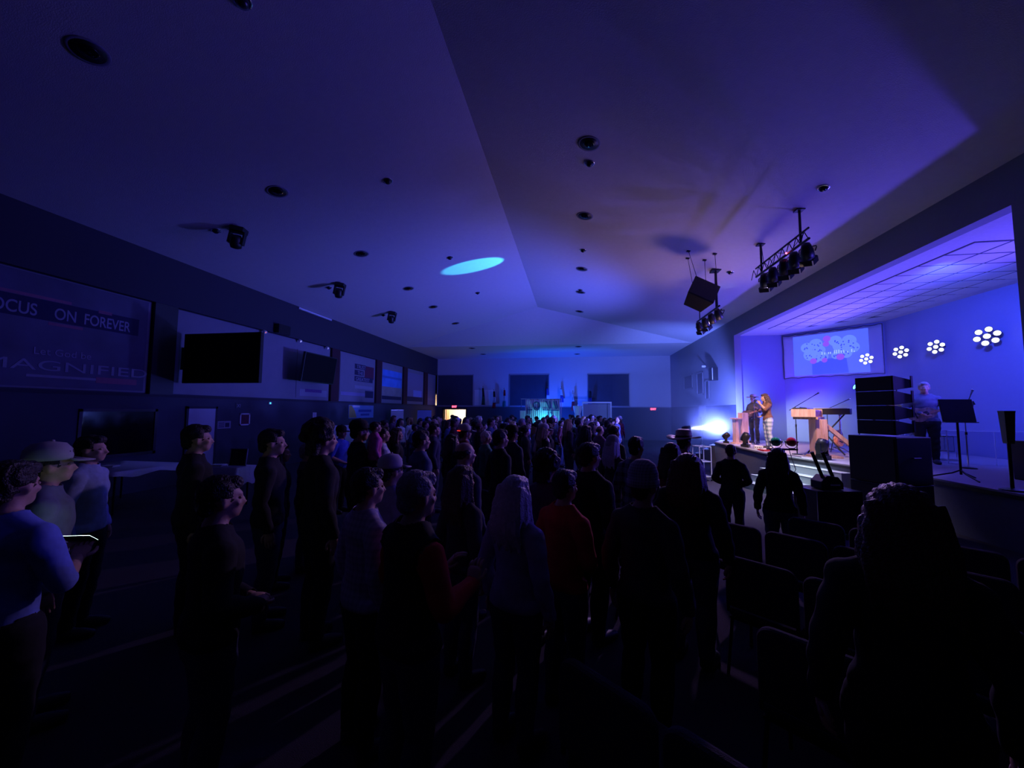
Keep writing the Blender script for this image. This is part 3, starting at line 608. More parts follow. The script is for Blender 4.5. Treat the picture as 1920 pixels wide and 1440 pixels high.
def cable(label, pts, r=0.008, m=M_black):
    bm = B(); tube(bm, pts, r, 6); tag(obj('cable', bm, m, None, True), label, 'cable')
cable('white cable lying along the stage lip past the pedal board', [(5.375+0.015*math.sin(k*1.7),15.2-0.22*k,SZ+0.009) for k in range(16)], 0.011, M_white)
cable('black cable curling from the keyboard desk to the stage lip', [(5.72-0.02*k+0.03*math.sin(k*1.3),10.95+0.12*k,SZ+0.009) for k in range(10)], 0.010)
mo = thing('floor_monitor', 'black wedge monitor on the deck behind the keyboard desk', 'monitor speaker', (7.6,11.0,SZ), 2.4)
bm = B(); prism(bm, [(-0.2,0.0),(0.2,0.0),(0.2,0.12),(-0.02,0.34),(-0.2,0.34)], -0.28, 0.28, Matrix.Rotation(PI/2, 4, 'X')); obj('cabinet', bm, M_black, mo, bevel=0.01)
# T bar stand with two coloured lamp balls, on the floor before the steps
tb = thing('lamp_stand', 'black T-bar stand with cable in front of the stage steps', 'light stand', (4.38,9.0,0))
bm = B(); cyl(bm, (0,0,0.25), (0,0,1.21), 0.016); obj('pole', bm, M_blackm, tb)
bm = B(); box(bm, -0.28, 0.26, -0.02, 0.02, 1.20, 1.235); obj('crossbar', bm, M_blackm, tb)
for k in range(3):
    bm = B(); a = 0.5+k*2.094; cyl(bm, (0,0,0.42), (0.42*math.cos(a),0.42*math.sin(a),0.012), 0.012, None, 6); obj('leg', bm, M_blackm, tb)
bm = B(); tube(bm, [(0.1,0,1.2),(0.16,0.02,1.0),(0.22,0.02,0.8),(0.12,0.02,0.6),(0.04,0.02,0.5)], 0.007, 5); obj('cable', bm, M_black, tb)
for x, nm, c in ((4.23,'green',(0.01,0.16,0.07)),(4.53,'red',(0.30,0.01,0.02))):
    r = thing('ball_lamp', 'glossy %s ball lamp with side knobs on T-bar stand' % nm, 'ball lamp', (x,9.0,1.375), 0, 'ball lamps on the T-bar stand')
    bm = B(); ell(bm, (0,0,0), (0.097,0.097,0.097), 24, 14); obj('globe', bm, mat('%s_gloss' % nm, c, 0.06, var=0.1, spec=0.8), r, True)
    bm = B(); cyl(bm, (-0.125,0,0), (-0.09,0,0), 0.018); cyl(bm, (0.09,0,0), (0.125,0,0), 0.018); obj('knob', bm, M_black, r)
    bm = B(); tube(bm, [(-0.112,0,0),(-0.112,0,-0.08),(-0.05,0,-0.135),(0.05,0,-0.135),(0.112,0,-0.08),(0.112,0,0)], 0.008, 6); obj('bracket', bm, M_blackm, r)
# line array on subwoofers
pa_a = math.radians(-(90-20))
def pa_pt(u, v): # u along the grille face, v along the side face, from the near corner
    return (5.24-0.342*u+0.940*v, 7.30+0.940*u+0.342*v)
def pa_prism(bm, u0, u1, v0, v1, z0, z1): prism(bm, [pa_pt(u0,v0), pa_pt(u1,v0), pa_pt(u1,v1), pa_pt(u0,v1)], z0, z1)
for k in range(2):
    r = thing('subwoofer', ('lower black subwoofer standing on the floor under the array','upper black subwoofer carrying the line array boxes')[k], 'subwoofer', (0,0,0), 0, 'subwoofers of the line array')
    z0 = 0.0+0.80*k; bm = B(); pa_prism(bm, 0, 0.76, 0, 0.74, z0+0.005, z0+0.795); obj('cabinet', bm, M_black, r, bevel=0.012)
    bm = B(); pa_prism(bm, 0.03, 0.73, -0.014, 0.0, z0+0.04, z0+0.76); obj('grille', bm, M_grille, r)
    bm = B(); p0 = Vector(pa_pt(0.0,0.3)+(z0+0.45,)); p1 = Vector(pa_pt(0.0,0.45)+(z0+0.45,)); nn = Vector((0.342,-0.940,0)); tube(bm, [p0, p0+nn*0.03, p1+nn*0.03, p1], 0.012, 6); obj('handle', bm, M_blackm, r)
for k in range(4):
    names = ('lowest','second','third','topmost')
    r = thing('line_array_speaker', '%s box of the black line array stacked on the subwoofers' % names[k], 'loudspeaker', (0,0,0), 0, 'line array boxes')
    z0 = 1.625+0.252*k
    bm = B(); vs = []
    def pv(u, v, z): x, y = pa_pt(u, v); return bm.verts.new((x, y, z))
    f0, f1, b0, b1 = z0, z0+0.246, z0+0.055, z0+0.175
    A = [pv(0.06,0.10,f0), pv(0.66,0.10,f0), pv(0.66,0.10,f1), pv(0.06,0.10,f1)]; C = [pv(0.06,0.52,b0), pv(0.66,0.52,b0), pv(0.66,0.52,b1), pv(0.06,0.52,b1)]
    for f in ((A[0],A[1],A[2],A[3]),(C[3],C[2],C[1],C[0]),(A[0],C[0],C[1],A[1]),(A[3],A[2],C[2],C[3]),(A[0],A[3],C[3],C[0]),(A[1],C[1],C[2],A[2])): bm.faces.new(f)
    obj('cabinet', bm, M_black, r)
    bm = B(); pa_prism(bm, 0.08, 0.64, 0.085, 0.1, f0+0.012, f1-0.012); obj('grille', bm, M_grille, r)
    for u in (0.05, 0.655): bm = B(); pa_prism(bm, u, u+0.015, 0.47, 0.51, z0+0.05, z0+0.25); obj('rigging_plate', bm, M_blackm, r)
# road case with folded black fixture lying on it
rc = thing('road_case', 'dark road case with bright metal edges beside the subwoofers', 'case', (4.15,7.25,0), 0.15)
bm = B(); box(bm, -0.36, 0.36, -0.26, 0.26, 0.08, 0.74); obj('body', bm, M_black, rc)
bm = B()
for x in (-0.365,0.355):
    for y in (-0.265,0.255): box(bm, x, x+0.01, y, y+0.01, 0.08, 0.745)
for y in (-0.265,0.255): box(bm, -0.365, 0.365, y, y+0.01, 0.735, 0.745)
for x in (-0.365,0.355): box(bm, x, x+0.01, -0.265, 0.265, 0.735, 0.745)
obj('edge_trim', bm, M_chrome, rc)
for x in (-0.28,0.28):
    for y in (-0.18,0.18):
        bm = B(); cyl(bm, (x-0.02,y,0.04), (x+0.02,y,0.04), 0.04); obj('caster', bm, M_black, rc)
fx = thing('folded_stand', 'folded black twin arm stand with white label lying on the road case', 'stand', (4.12,7.22,0.748), 0.15)
bm = B(); prism(bm, [(-0.16,0.0),(0.20,0.0),(0.20,0.10),(0.12,0.20),(-0.06,0.22),(-0.16,0.12)], -0.12, 0.12, Matrix.Rotation(PI/2, 4, 'X')); obj('hub', bm, M_black, fx, bevel=0.01)
for x in (0.0, 0.17):
    bm = B(); cyl(bm, (x-0.06,-0.05,0.12), (x-0.24,-0.05,0.60), 0.026); obj('arm', bm, M_blackm, fx)
bm = B(); box(bm, -0.02, 0.14, -0.125, -0.121, 0.06, 0.085); obj('label_plate', bm, M_white, fx)
# music stand, tapered head pole, amp, shield, drums
ms = thing('music_stand', 'black music stand with solid desk on tripod near stage edge', 'music stand', (6.68,7.95,SZ))
bm = B(); box(bm, -0.25, 0.25, -0.012, 0.012, 0.0, 0.40, T(0,-0.02,1.0) @ Matrix.Rotation(-0.15, 4, 'X')); obj('desk', bm, M_black, ms, bevel=0.004)
bm = B(); box(bm, -0.25, 0.25, -0.07, 0.0, 0.985, 0.998); obj('ledge', bm, M_black, ms)
bm = B(); cyl(bm, (0,0.02,0.08), (0,0.02,1.12), 0.017); obj('pole', bm, M_blackm, ms)
for k in range(3):
    bm = B(); a = 0.4+2.094*k; tube(bm, [(0,0.02,0.16),(0.10*math.cos(a),0.02+0.10*math.sin(a),0.10),(0.36*math.cos(a),0.02+0.36*math.sin(a),0.012)], 0.013, 6); obj('leg', bm, M_blackm, ms)
pp = thing('pole_lamp', 'black pole with tapered narrow lamp head at the stage edge', 'lamp', (6.47,6.95,SZ))
bm = B(); lathe(bm, [(0.0,0.70),(0.055,0.70),(0.062,0.74),(0.085,1.16),(0.09,1.19),(0.0,1.19)], 4, Matrix.Rotation(0.6, 4, 'Z')); obj('head', bm, M_black, pp)
bm = B(); cyl(bm, (0,0,0.02), (0,0,0.71), 0.022); obj('pole', bm, M_blackm, pp)
bm = B(); lathe(bm, [(0.0,0.04),(0.05,0.04),(0.13,0.02),(0.14,0.0),(0.0,0.0)], 18); obj('base', bm, M_blackm, pp)
am = thing('amplifier', 'black amplifier cabinet with pale metal edges at the stage side', 'amplifier', (7.98,7.95,SZ), 0.12)
bm = B(); prism(bm, [(-0.32,0.0),(0.34,0.0),(0.34,0.68),(-0.36,0.68)], -0.25, 0.25, Matrix.Rotation(PI/2, 4, 'X')); obj('cabinet', bm, M_black, am, bevel=0.01)
bm = B(); box(bm, -0.35, -0.13, -0.262, -0.252, 0.02, 0.66); obj('side_panel', bm, mat('green_lit_panel', (0.16,0.24,0.20), 0.6), am)  # green light falling on the amp side is put into the panel colour
bm = B(); box(bm, -0.15, -0.12, -0.268, -0.262, 0.02, 0.66); box(bm, -0.35, -0.12, -0.268, -0.262, 0.0, 0.025); obj('edge_trim', bm, M_chrome, am)
bm = B(); box(bm, -0.1, 0.32, -0.258, -0.251, 0.05, 0.62); obj('grille', bm, M_grille, am)
M_acr = bpy.data.materials.new('clear_acrylic'); M_acr.use_nodes = True
_n = M_acr.node_tree; _n.nodes.clear(); _o = _n.nodes.new('ShaderNodeOutputMaterial'); _m = _n.nodes.new('ShaderNodeMixShader'); _t = _n.nodes.new('ShaderNodeBsdfTransparent'); _g = _n.nodes.new('ShaderNodeBsdfGlossy'); _g.inputs['Roughness'].default_value = 0.08
_t.inputs[0].default_value = (0.9,0.9,0.95,1); _m.inputs[0].default_value = 0.08; _n.links.new(_t.outputs[0], _m.inputs[1]); _n.links.new(_g.outputs[0], _m.inputs[2]); _n.links.new(_m.outputs[0], _o.inputs[0])
sh = thing('drum_shield', 'clear acrylic drum shield panels behind the music stand', 'shield', (0,0,0))
pts = [(7.9,10.9),(8.45,10.35),(9.1,10.05),(9.75,10.1)]
for a, b in zip(pts, pts[1:]):
    d = Vector(b)-Vector(a); n_ = Vector((d.y,-d.x)).normalized()*0.008
    bm = B(); prism(bm, [a, b, (b[0]+n_.x,b[1]+n_.y), (a[0]+n_.x,a[1]+n_.y)], SZ, SZ+0.75); pn = obj('panel', bm, M_acr, sh)
    bm = B(); cyl(bm, (a[0],a[1],SZ), (a[0],a[1],SZ+0.75), 0.008, None, 6); cyl(bm, (a[0],a[1],SZ+0.75), (b[0],b[1],SZ+0.75), 0.006, None, 6); obj('edge_strip', bm, M_white, pn)
M_shell = mat('drum_shell', (0.55,0.55,0.62), 0.2, metal=0.6)
def drum(name, label, x, y, z, r, h, M):
    t_ = thing(name, label, 'drum', (x,y,z))
    bm = B(); lathe(bm, [(r,-h/2),(r,h/2)], 28, M); obj('shell', bm, M_shell, t_, True)
    bm = B()
    for s in (-1, 1): lathe(bm, [(0.0,s*h/2),(r*0.99,s*h/2)], 28, M)
    obj('drum_head', bm, M_white, t_)
    bm = B()
    for s in (-1, 1): lathe(bm, [(r*0.98,s*(h/2+0.012)),(r*1.03,s*(h/2+0.012)),(r*1.03,s*(h/2-0.015)),(r,s*(h/2-0.015))], 28, M)
    obj('hoop', bm, M_chrome, t_)
    bm = B()
    for k in range(8):
        a = k*PI/4; p0 = M @ Vector((r*1.02*math.cos(a),r*1.02*math.sin(a),-h/2)); p1 = M @ Vector((r*1.02*math.cos(a),r*1.02*math.sin(a),h/2)); cyl(bm, p0, p1, 0.005, None, 5)
    obj('tension_rod', bm, M_chrome, t_)
    return t_
RX90 = Matrix.Rotation(PI/2, 4, 'Y') @ Matrix.Rotation(0.5, 4, 'X')
drum('bass_drum', 'large bass drum lying on its side behind the guitarist', 8.55,11.6,SZ+0.29,0.28,0.42,RX90)
for x, y, z, r, h, lab in ((8.55,11.35,SZ+0.72,0.15,0.2,'small tom drum above the bass drum'),(8.6,11.85,SZ+0.72,0.17,0.22,'wider tom drum above the bass drum')):
    d_ = drum('tom_drum', lab, x, y, z, r, h, Matrix.Rotation(0.3, 4, 'Y'))
    bm = B(); cyl(bm, (0,0,-h/2), (0,(11.6-y)*0.5,-(z-SZ-0.58)), 0.014); obj('mount_arm', bm, M_chrome, d_)
d_ = drum('floor_tom', 'floor tom drum on three legs beside the bass drum', 8.95,11.0,SZ+0.42,0.2,0.36,Matrix.Identity(4))
for k in range(3):
    bm = B(); a = k*2.1; cyl(bm, (0.21*math.cos(a),0.21*math.sin(a),0.1), (0.21*math.cos(a),0.21*math.sin(a),-0.415), 0.008, None, 6); obj('leg', bm, M_chrome, d_)
d_ = drum('snare_drum', 'shallow snare drum on a chrome stand in the drum kit', 9.0,12.0,SZ+0.6,0.18,0.14,Matrix.Identity(4))
for k in range(3):
    bm = B(); a = k*2.1+0.5; tube(bm, [(0.1*math.cos(a),0.1*math.sin(a),-0.07),(0,0,-0.3),(0.22*math.cos(a),0.22*math.sin(a),-0.595)], 0.008, 6); obj('leg', bm, M_chrome, d_)
M_brass = mat('brass', (0.6,0.45,0.15), 0.25, metal=1.0)
for x, y, h, lab in ((8.15,11.25,1.35,'brass cymbal on stand beside the small tom'),(8.9,12.5,1.3,'brass cymbal on stand beside the snare drum')):
    c_ = thing('cymbal_stand', lab, 'cymbal', (x,y,SZ))
    bm = B(); lathe(bm, [(0.0,0.04),(0.04,0.03),(0.06,0.01),(0.23,-0.02)], 28, T(0,0,h) @ Matrix.Rotation(0.3, 4, 'X')); obj('cymbal', bm, M_brass, c_, True)
    bm = B(); cyl(bm, (0,0,0.2), (0,0,h), 0.012); obj('pole', bm, M_chrome, c_)
    for k in range(3):
        bm = B(); a = k*2.1; cyl(bm, (0,0,0.35), (0.28*math.cos(a),0.28*math.sin(a),0.01), 0.009, None, 6); obj('leg', bm, M_chrome, c_)
# beam projector on a tripod by the far steps
bp_ = thing('beam_projector', 'bright white beam projector on a tripod by the narrow stage steps', 'projector', (4.5,16.36,0))
bm = B(); lathe(bm, [(0.0,-0.24),(0.09,-0.22),(0.11,-0.1),(0.10,0.08),(0.085,0.09),(0.08,0.05),(0.0,0.05)], 18, T(0,0,1.33) @ Matrix.Rotation(PI/2-0.1, 4, 'Y')); obj('housing', bm, M_black, bp_, True)
bm = B(); lathe(bm, [(0.0,0.075),(0.06,0.07),(0.078,0.06),(0.0,0.055)], 18, T(0,0,1.33) @ Matrix.Rotation(PI/2-0.1, 4, 'Y')); obj('lens', bm, emis('hot_lens', (0.85,0.97,1.0), 60), bp_, True)
bm = B(); cyl(bm, (-0.05,0,0.3), (-0.05,0,1.22), 0.02); obj('pole', bm, M_blackm, bp_)
for k in range(3):
    bm = B(); a = k*2.1; cyl(bm, (-0.05,0,0.55), (-0.05+0.4*math.cos(a),0.4*math.sin(a),0.012), 0.013, None, 6); obj('leg', bm, M_blackm, bp_)
ct = thing('wire_cart', 'white tubular metal cart standing on floor beside the narrow steps', 'cart', (3.72,12.2,0), 0.2)
bm = B()
for z in (0.12, 0.55, 0.98):
    for a, b in (((-0.17,-0.2),(0.17,-0.2)),((0.17,-0.2),(0.17,0.2)),((0.17,0.2),(-0.17,0.2)),((-0.17,0.2),(-0.17,-0.2))): cyl(bm, a+(z,), b+(z,), 0.014, None, 6)
for x in (-0.17,0.17):
    for y in (-0.2,0.2): cyl(bm, (x,y,0.05), (x,y,0.98), 0.016, None, 6)
obj('tube_frame', bm, M_white, ct)
for z in (0.13, 0.56):
    bm = B(); box(bm, -0.165, 0.165, -0.195, 0.195, z, z+0.012); obj('shelf', bm, M_wallG, ct)
for x in (-0.17,0.17):
    for y in (-0.2,0.2): bm = B(); cyl(bm, (x-0.012,y,0.026), (x+0.012,y,0.026), 0.026); obj('caster', bm, M_black, ct)
# ================================================================== LEFT WALL FURNISHINGS
LX = WL-0.08   # face of the recessed panels
def lw(y, z, x=LX): return wallmat((x, y, z), (0,1,0), (0,0,1))
M_ban = mat('banner_vinyl', (0.10,0.10,0.16), 0.7, var=0.5, scale=1.5)
M_ink = mat('pale_ink', (0.30,0.30,0.38), 0.8); M_inkr = mat('rose_ink', (0.32,0.12,0.18), 0.8)
M_navy = mat('navy_ink', (0.02,0.02,0.07), 0.8); M_maroon = mat('maroon_ink', (0.12,0.02,0.05), 0.8)
bn = thing('wall_banner', 'dark wall banner lettered FOCUS ON FOREVER above smaller verse', 'banner', (LX,0,0))
bn.location = (0,0,0)
bm = B(); box(bm, LX, LX+0.012, 1.7, 7.85, 2.42, 4.62); obj('vinyl', bm, M_ban, bn)
bm = B(); box(bm, LX+0.012, LX+0.016, 5.0, 7.66, 3.74, 4.14); obj('title_block', bm, M_navy, bn)
for tx, y, wd in (('FOCUS',5.13,0.80),('ON',6.12,0.31),('FOREVER',6.60,1.02)):
    lettering(tx, 0.33, lw(y, 3.80, LX+0.017), M_ink, bn, sx=wd/(0.225*len(tx)), bold=0.004)
bm = B(); box(bm, LX+0.012, LX+0.0165, 5.0, 6.38, 4.15, 4.21); box(bm, LX+0.012, LX+0.0165, 6.05, 6.6, 3.66, 3.72); box(bm, LX+0.012, LX+0.0165, 6.85, 7.1, 4.10, 4.17); obj('brush_stroke', bm, M_inkr, bn)
lettering('Let God be', 0.20, lw(5.86, 3.05, LX+0.017), M_ink, bn)
lettering('MAGNIFIED', 0.29, lw(5.15, 2.74, LX+0.017), M_ink, bn, sx=1.85)
bm = B(); box(bm, LX+0.012, LX+0.0165, 5.8, 6.9, 2.60, 2.65); obj('small_line', bm, M_ink, bn)
bm = B(); box(bm, LX+0.012, LX+0.0165, 6.9, 7.7, 2.55, 2.68); obj('small_line', bm, M_inkr, bn)
def poster(label, y0, y1, z0, z1, m):
    r = thing('wall_poster', label, 'poster', (0,0,0)); bm = B(); box(bm, LX, LX+0.012, y0, y1, z0, z1); obj('sheet', bm, m, r); return r
def patch(parent, name, y0, y1, z0, z1, m, off=0.012):
    bm = B(); box(bm, LX+off, LX+off+0.003, y0, y1, z0, z1); return obj(name, bm, m, parent)
p_ = poster('pale poster strip with purple heading below the wall screen', 13.1, 15.0, 2.44, 4.3, M_panel)
patch(p_, 'white_strip', 13.3, 14.95, 2.52, 2.78, M_ink); patch(p_, 'purple_heading', 13.6, 14.6, 2.68, 2.80, mat('purple_ink', (0.16,0.07,0.25), 0.8), 0.016)
p_ = poster('poster with TRUST THE GREATEST in block letters', 15.85, 18.9, 2.44, 4.58, M_panel)
patch(p_, 'maroon_patch', 17.9, 18.8, 3.55, 4.2, M_maroon)
for k, (tx, y) in enumerate((('TRUST',17.15),('THE',17.25),('GREATEST',17.1))):
    patch(p_, 'letter_block', 17.0, (18.0,17.8,18.7)[k], 3.98-0.3*k, 4.22-0.3*k, M_navy, 0.016); lettering(tx, 0.24, lw(y, 4.01-0.3*k, LX+0.02), M_ink, p_, sx=1.15)
patch(p_, 'pale_caption', 17.05, 18.7, 3.02, 3.18, M_ink); patch(p_, 'pale_caption', 15.95, 18.0, 2.66, 2.82, mat('lilac_ink', (0.28,0.25,0.42), 0.8)); patch(p_, 'dark_caption', 18.0, 18.8, 2.6, 2.95, M_navy)
p_ = poster('beach picture with blue sky and sandy shore', 19.65, 22.2, 2.42, 4.55, M_panel)
patch(p_, 'sky', 19.72, 22.15, 3.3, 4.25, mat('sky_print', (0.08,0.28,0.75), 0.8, var=0.35, scale=2)); patch(p_, 'cloud_band', 19.72, 22.15, 3.78, 3.9, mat('cloud_print', (0.06,0.17,0.5), 0.8), 0.016)
patch(p_, 'sand', 19.72, 22.15, 2.75, 3.3, mat('sand_print', (0.30,0.28,0.26), 0.8, var=0.3, scale=3)); patch(p_, 'dark_shore', 19.72, 22.15, 2.58, 2.78, M_navy, 0.016)
p_ = poster('pale landscape picture with bright blue patch', 22.95, 25.55, 2.42, 4.5, M_panel)
patch(p_, 'haze_sky', 23.0, 25.5, 2.85, 4.4, mat('mauve_print', (0.24,0.22,0.36), 0.8)); patch(p_, 'lake', 23.9, 25.3, 2.86, 3.3, mat('lake_print', (0.25,0.32,0.75), 0.8), 0.016); patch(p_, 'dark_ground', 23.0, 25.5, 2.56, 2.86, M_navy, 0.016)
p_ = poster('faded grey poster at the corner by the lit doorway', 26.35, 27.9, 2.42, 4.4, M_panel); patch(p_, 'pale_caption', 26.4, 27.8, 2.7, 2.85, M_wallG)
# large screens
s1 = thing('hanging_screen', 'large black screen facing the seats bracketed off the poster wall', 'screen', (-9.12,8.72,3.33))
bm = B(); box(bm, -1.16, 1.16, -0.05, 0.05, -0.66, 0.66); obj('cabinet', bm, M_black, s1, bevel=0.01)
bm = B(); box(bm, -1.12, 1.12, -0.056, -0.05, -0.62, 0.62); obj('display', bm, M_tv, s1)
bm = B(); box(bm, -1.24, -1.16, -0.04, 0.04, -0.3, 0.3); obj('wall_bracket', bm, M_blackm, s1)
s2 = thing('wall_screen', 'black wall mounted screen tilted down between posters', 'screen', (-9.72,13.45,3.56))
Ry = Matrix.Rotation(0.14, 4, 'Y')
bm = B(); box(bm, -0.05, 0.05, -0.95, 0.95, -0.55, 0.55, Ry); obj('cabinet', bm, M_black, s2, bevel=0.01)
bm = B(); box(bm, 0.05, 0.056, -0.91, 0.91, -0.51, 0.51, Ry); obj('display', bm, M_tv, s2)
bm = B(); box(bm, LX+9.72, -0.05, -0.12, 0.12, -0.08, 0.08); obj('wall_bracket', bm, M_blackm, s2)
sl = thing('strip_light', 'slim white strip light fixed along top of the wall beam', 'strip light', (WL+0.02,13.9,5.83))
bm = B(); box(bm, 0.0, 0.06, -1.0, 1.0, -0.03, 0.04); obj('housing', bm, M_white, sl, bevel=0.008)
bm = B(); tube(bm, [(0.07,-0.95,-0.01),(0.07,0.95,-0.01)], 0.014, 10); obj('tube', bm, mat('unlit_tube', (0.8,0.8,0.85), 0.3), sl)
ws = thing('beam_speaker', 'small dark loudspeaker box on the wall beam between the screens', 'loudspeaker', (WL+0.13,12.05,4.82))
bm = B(); box(bm, -0.1, 0.1, -0.28, 0.28, -0.16, 0.16); obj('cabinet', bm, M_black, ws, bevel=0.01)
bm = B(); box(bm, 0.1, 0.108, -0.26, 0.26, -0.14, 0.14); obj('grille', bm, M_grille, ws)
for y, c, nm in ((11.35,(0.9,0.25,0.15),'reddish'),(13.05,(0.8,0.8,0.9),'white'),(14.7,(0.5,0.5,0.6),'dull')):
    r = thing('beam_spotlight', 'little %s spotlight at the lower edge of the wall beam' % nm, 'spotlight', (WL+0.06,y,4.60))
    bm = B(); lathe(bm, [(0.0,-0.08),(0.04,-0.07),(0.055,0.05),(0.05,0.05),(0.0,0.03)], 14, Matrix.Rotation(2.2, 4, 'Y')); obj('housing', bm, M_white, r, True)
    bm = B(); lathe(bm, [(0.0,0.045),(0.045,0.04)], 14, Matrix.Rotation(2.2, 4, 'Y')); obj('lens', bm, emis('lens_'+nm, c, 0.6), r)
    bm = B(); cyl(bm, (0,0,0), (0,0,0.07), 0.012); obj('bracket', bm, M_blackm, r)
# lower wall: serving window, door, sign, frames
bm = B(); box(bm, WL+0.005, WL+0.012, 6.66, 8.1, 0.95, 1.92); w4 = struct('window_4', bm, M_glassd)
bm = B()
for q in ((6.6,8.16,1.92,1.98),(6.6,8.16,0.88,0.95),(6.6,6.66,0.88,1.98),(8.1,8.16,0.88,1.98)): box(bm, WL, WL+0.03, q[0], q[1], q[2], q[3])
obj('window_frame', bm, M_black, w4)
bm = B(); box(bm, WL+0.003, WL+0.04, 8.93, 9.73, 0.01, 2.0); d4 = struct('door_4', bm, mat('pale_door', (0.42,0.42,0.5), 0.6, var=0.05))
bm = B()
for q in ((8.87,8.93,0,2.06),(9.73,9.79,0,2.06),(8.87,9.79,2.0,2.06)): box(bm, WL, WL+0.05, q[0], q[1], q[2], q[3])
obj('door_frame', bm, M_fascia, d4)
bm = B(); cyl(bm, (WL+0.04,9.64,0.98), (WL+0.09,9.64,0.98), 0.02); cyl(bm, (WL+0.09,9.65,0.98), (WL+0.09,9.53,0.98), 0.012); obj('door_handle', bm, M_chrome, d4)
sg = thing('wall_sign', 'small pale printed sign beside the pale door', 'sign', (WL,10.06,1.52)); bm = B(); box(bm, 0.002, 0.012, -0.22, 0.22, -0.11, 0.11); obj('plate', bm, M_ink, sg)
bm = B()
for k in range(3): box(bm, 0.012, 0.014, -0.19, 0.0, -0.07+0.055*k, -0.045+0.055*k)
box(bm, 0.012, 0.014, 0.03, 0.17, -0.07, 0.06); obj('print', bm, M_navy, sg)
sg = thing('wall_numeral', 'small roman numeral plaque above the white picture frame', 'sign', (WL,10.56,2.1)); bm = B(); box(bm, 0.002, 0.01, -0.14, 0.14, -0.09, 0.09); obj('plate', bm, M_wallD, sg); lettering('XI', 0.15, wallmat((0.011,-0.10,-0.055),(0,1,0),(0,0,1)), M_ink, sg)
fr = thing('picture_frame', 'white picture frame with dark picture beside the printed sign', 'picture', (WL,10.78,1.67))
bm = B(); box(bm, 0.003, 0.012, -0.15, 0.15, -0.17, 0.17); obj('picture', bm, M_maroon, fr)
bm = B()
for q in ((-0.19,0.19,0.15,0.19),(-0.19,0.19,-0.19,-0.15),(-0.19,-0.15,-0.19,0.19),(0.15,0.19,-0.19,0.19)): box(bm, 0.0, 0.025, q[0], q[1], q[2], q[3])
obj('frame', bm, M_white, fr)
nt_ = thing('paper_notice', 'small white paper notice taped to the dark wall', 'notice', (WL,14.13,1.76)); bm = B(); box(bm, 0.002, 0.005, -0.11, 0.11, -0.11, 0.11); obj('sheet', bm, M_white, nt_)
bm = B()
for k in range(4): box(bm, 0.005, 0.0055, -0.07, 0.07, -0.07+0.04*k, -0.055+0.04*k)
obj('print', bm, M_wallG, nt_)
gl = thing('emergency_lamp', 'tiny glowing green emergency lamp under the poster ledge', 'lamp', (WL,11.75,2.2)); bm = B(); box(bm, 0.0, 0.05, -0.06, 0.06, -0.04, 0.04); obj('housing', bm, M_white, gl); bm = B(); ell(bm, (0.055,0,0), (0.012,0.02,0.02), 10, 6); obj('lens', bm, emis('green_glow', (0.05,1.0,0.35), 3), gl)
yb = thing('wall_banner', 'yellow and blue banner on the lower wall below TRUST poster', 'banner', (WL,17.62,1.9))
bm = B(); box(bm, 0.002, 0.014, -1.12, 1.12, -0.31, 0.31); obj('vinyl', bm, mat('blue_vinyl', (0.18,0.32,0.62), 0.6), yb)
bm = B(); prism(bm, [(-1.1,-0.29),(-0.45,-0.29),(-0.62,0.05),(-0.9,0.29),(-1.1,0.29)], 0.0145, 0.017, wallmat((0,0,0),(0,1,0),(0,0,1))); obj('yellow_corner', bm, mat('yellow_ink', (0.42,0.36,0.10), 0.7), yb)
bm = B(); box(bm, 0.0145, 0.017, -0.8, -0.2, 0.2, 0.3); obj('white_corner', bm, M_white, yb)
bm = B(); box(bm, 0.0145, 0.017, -0.3, 0.9, -0.02, 0.1); box(bm, 0.0145, 0.017, -0.1, 0.7, -0.2, -0.1); obj('print', bm, mat('royal_ink', (0.04,0.08,0.35), 0.7), yb)
def rollup(label, x, y, w_, h, m, rzv):
    r = thing('rollup_banner', label, 'banner stand', (x,y,0), rzv)
    bm = B(); box(bm, -w_/2-0.02, w_/2+0.02, -0.1, 0.1, 0, 0.08); obj('base', bm, M_chrome, r, bevel=0.01)
    bm = B(); box(bm, -w_/2, w_/2, -0.006, 0.0, 0.08, h); s_ = obj('sheet', bm, m, r)
    bm = B(); box(bm, -w_/2, w_/2, -0.012, 0.008, h, h+0.02); obj('top_rail', bm, M_chrome, r)
    bm = B(); cyl(bm, (0,0.03,0.05), (0,0.03,h), 0.01); obj('support_pole', bm, M_chrome, r)
    bm = B(); box(bm, -w_/2+0.08, w_/2-0.08, -0.009, -0.0065, h*0.55, h*0.72); obj('print', bm, mat('blue_print', (0.05,0.09,0.5), 0.7), s_)
rollup('narrow lilac roll-up banner standing below the beach picture', -9.75, 20.3, 0.75, 1.98, M_cloth, 0.9)
rollup('wide blue-white roll-up banner standing below the landscape picture', -9.6, 23.9, 0.9, 1.98, mat('pale_blue_vinyl', (0.35,0.42,0.8), 0.7), 0.35)
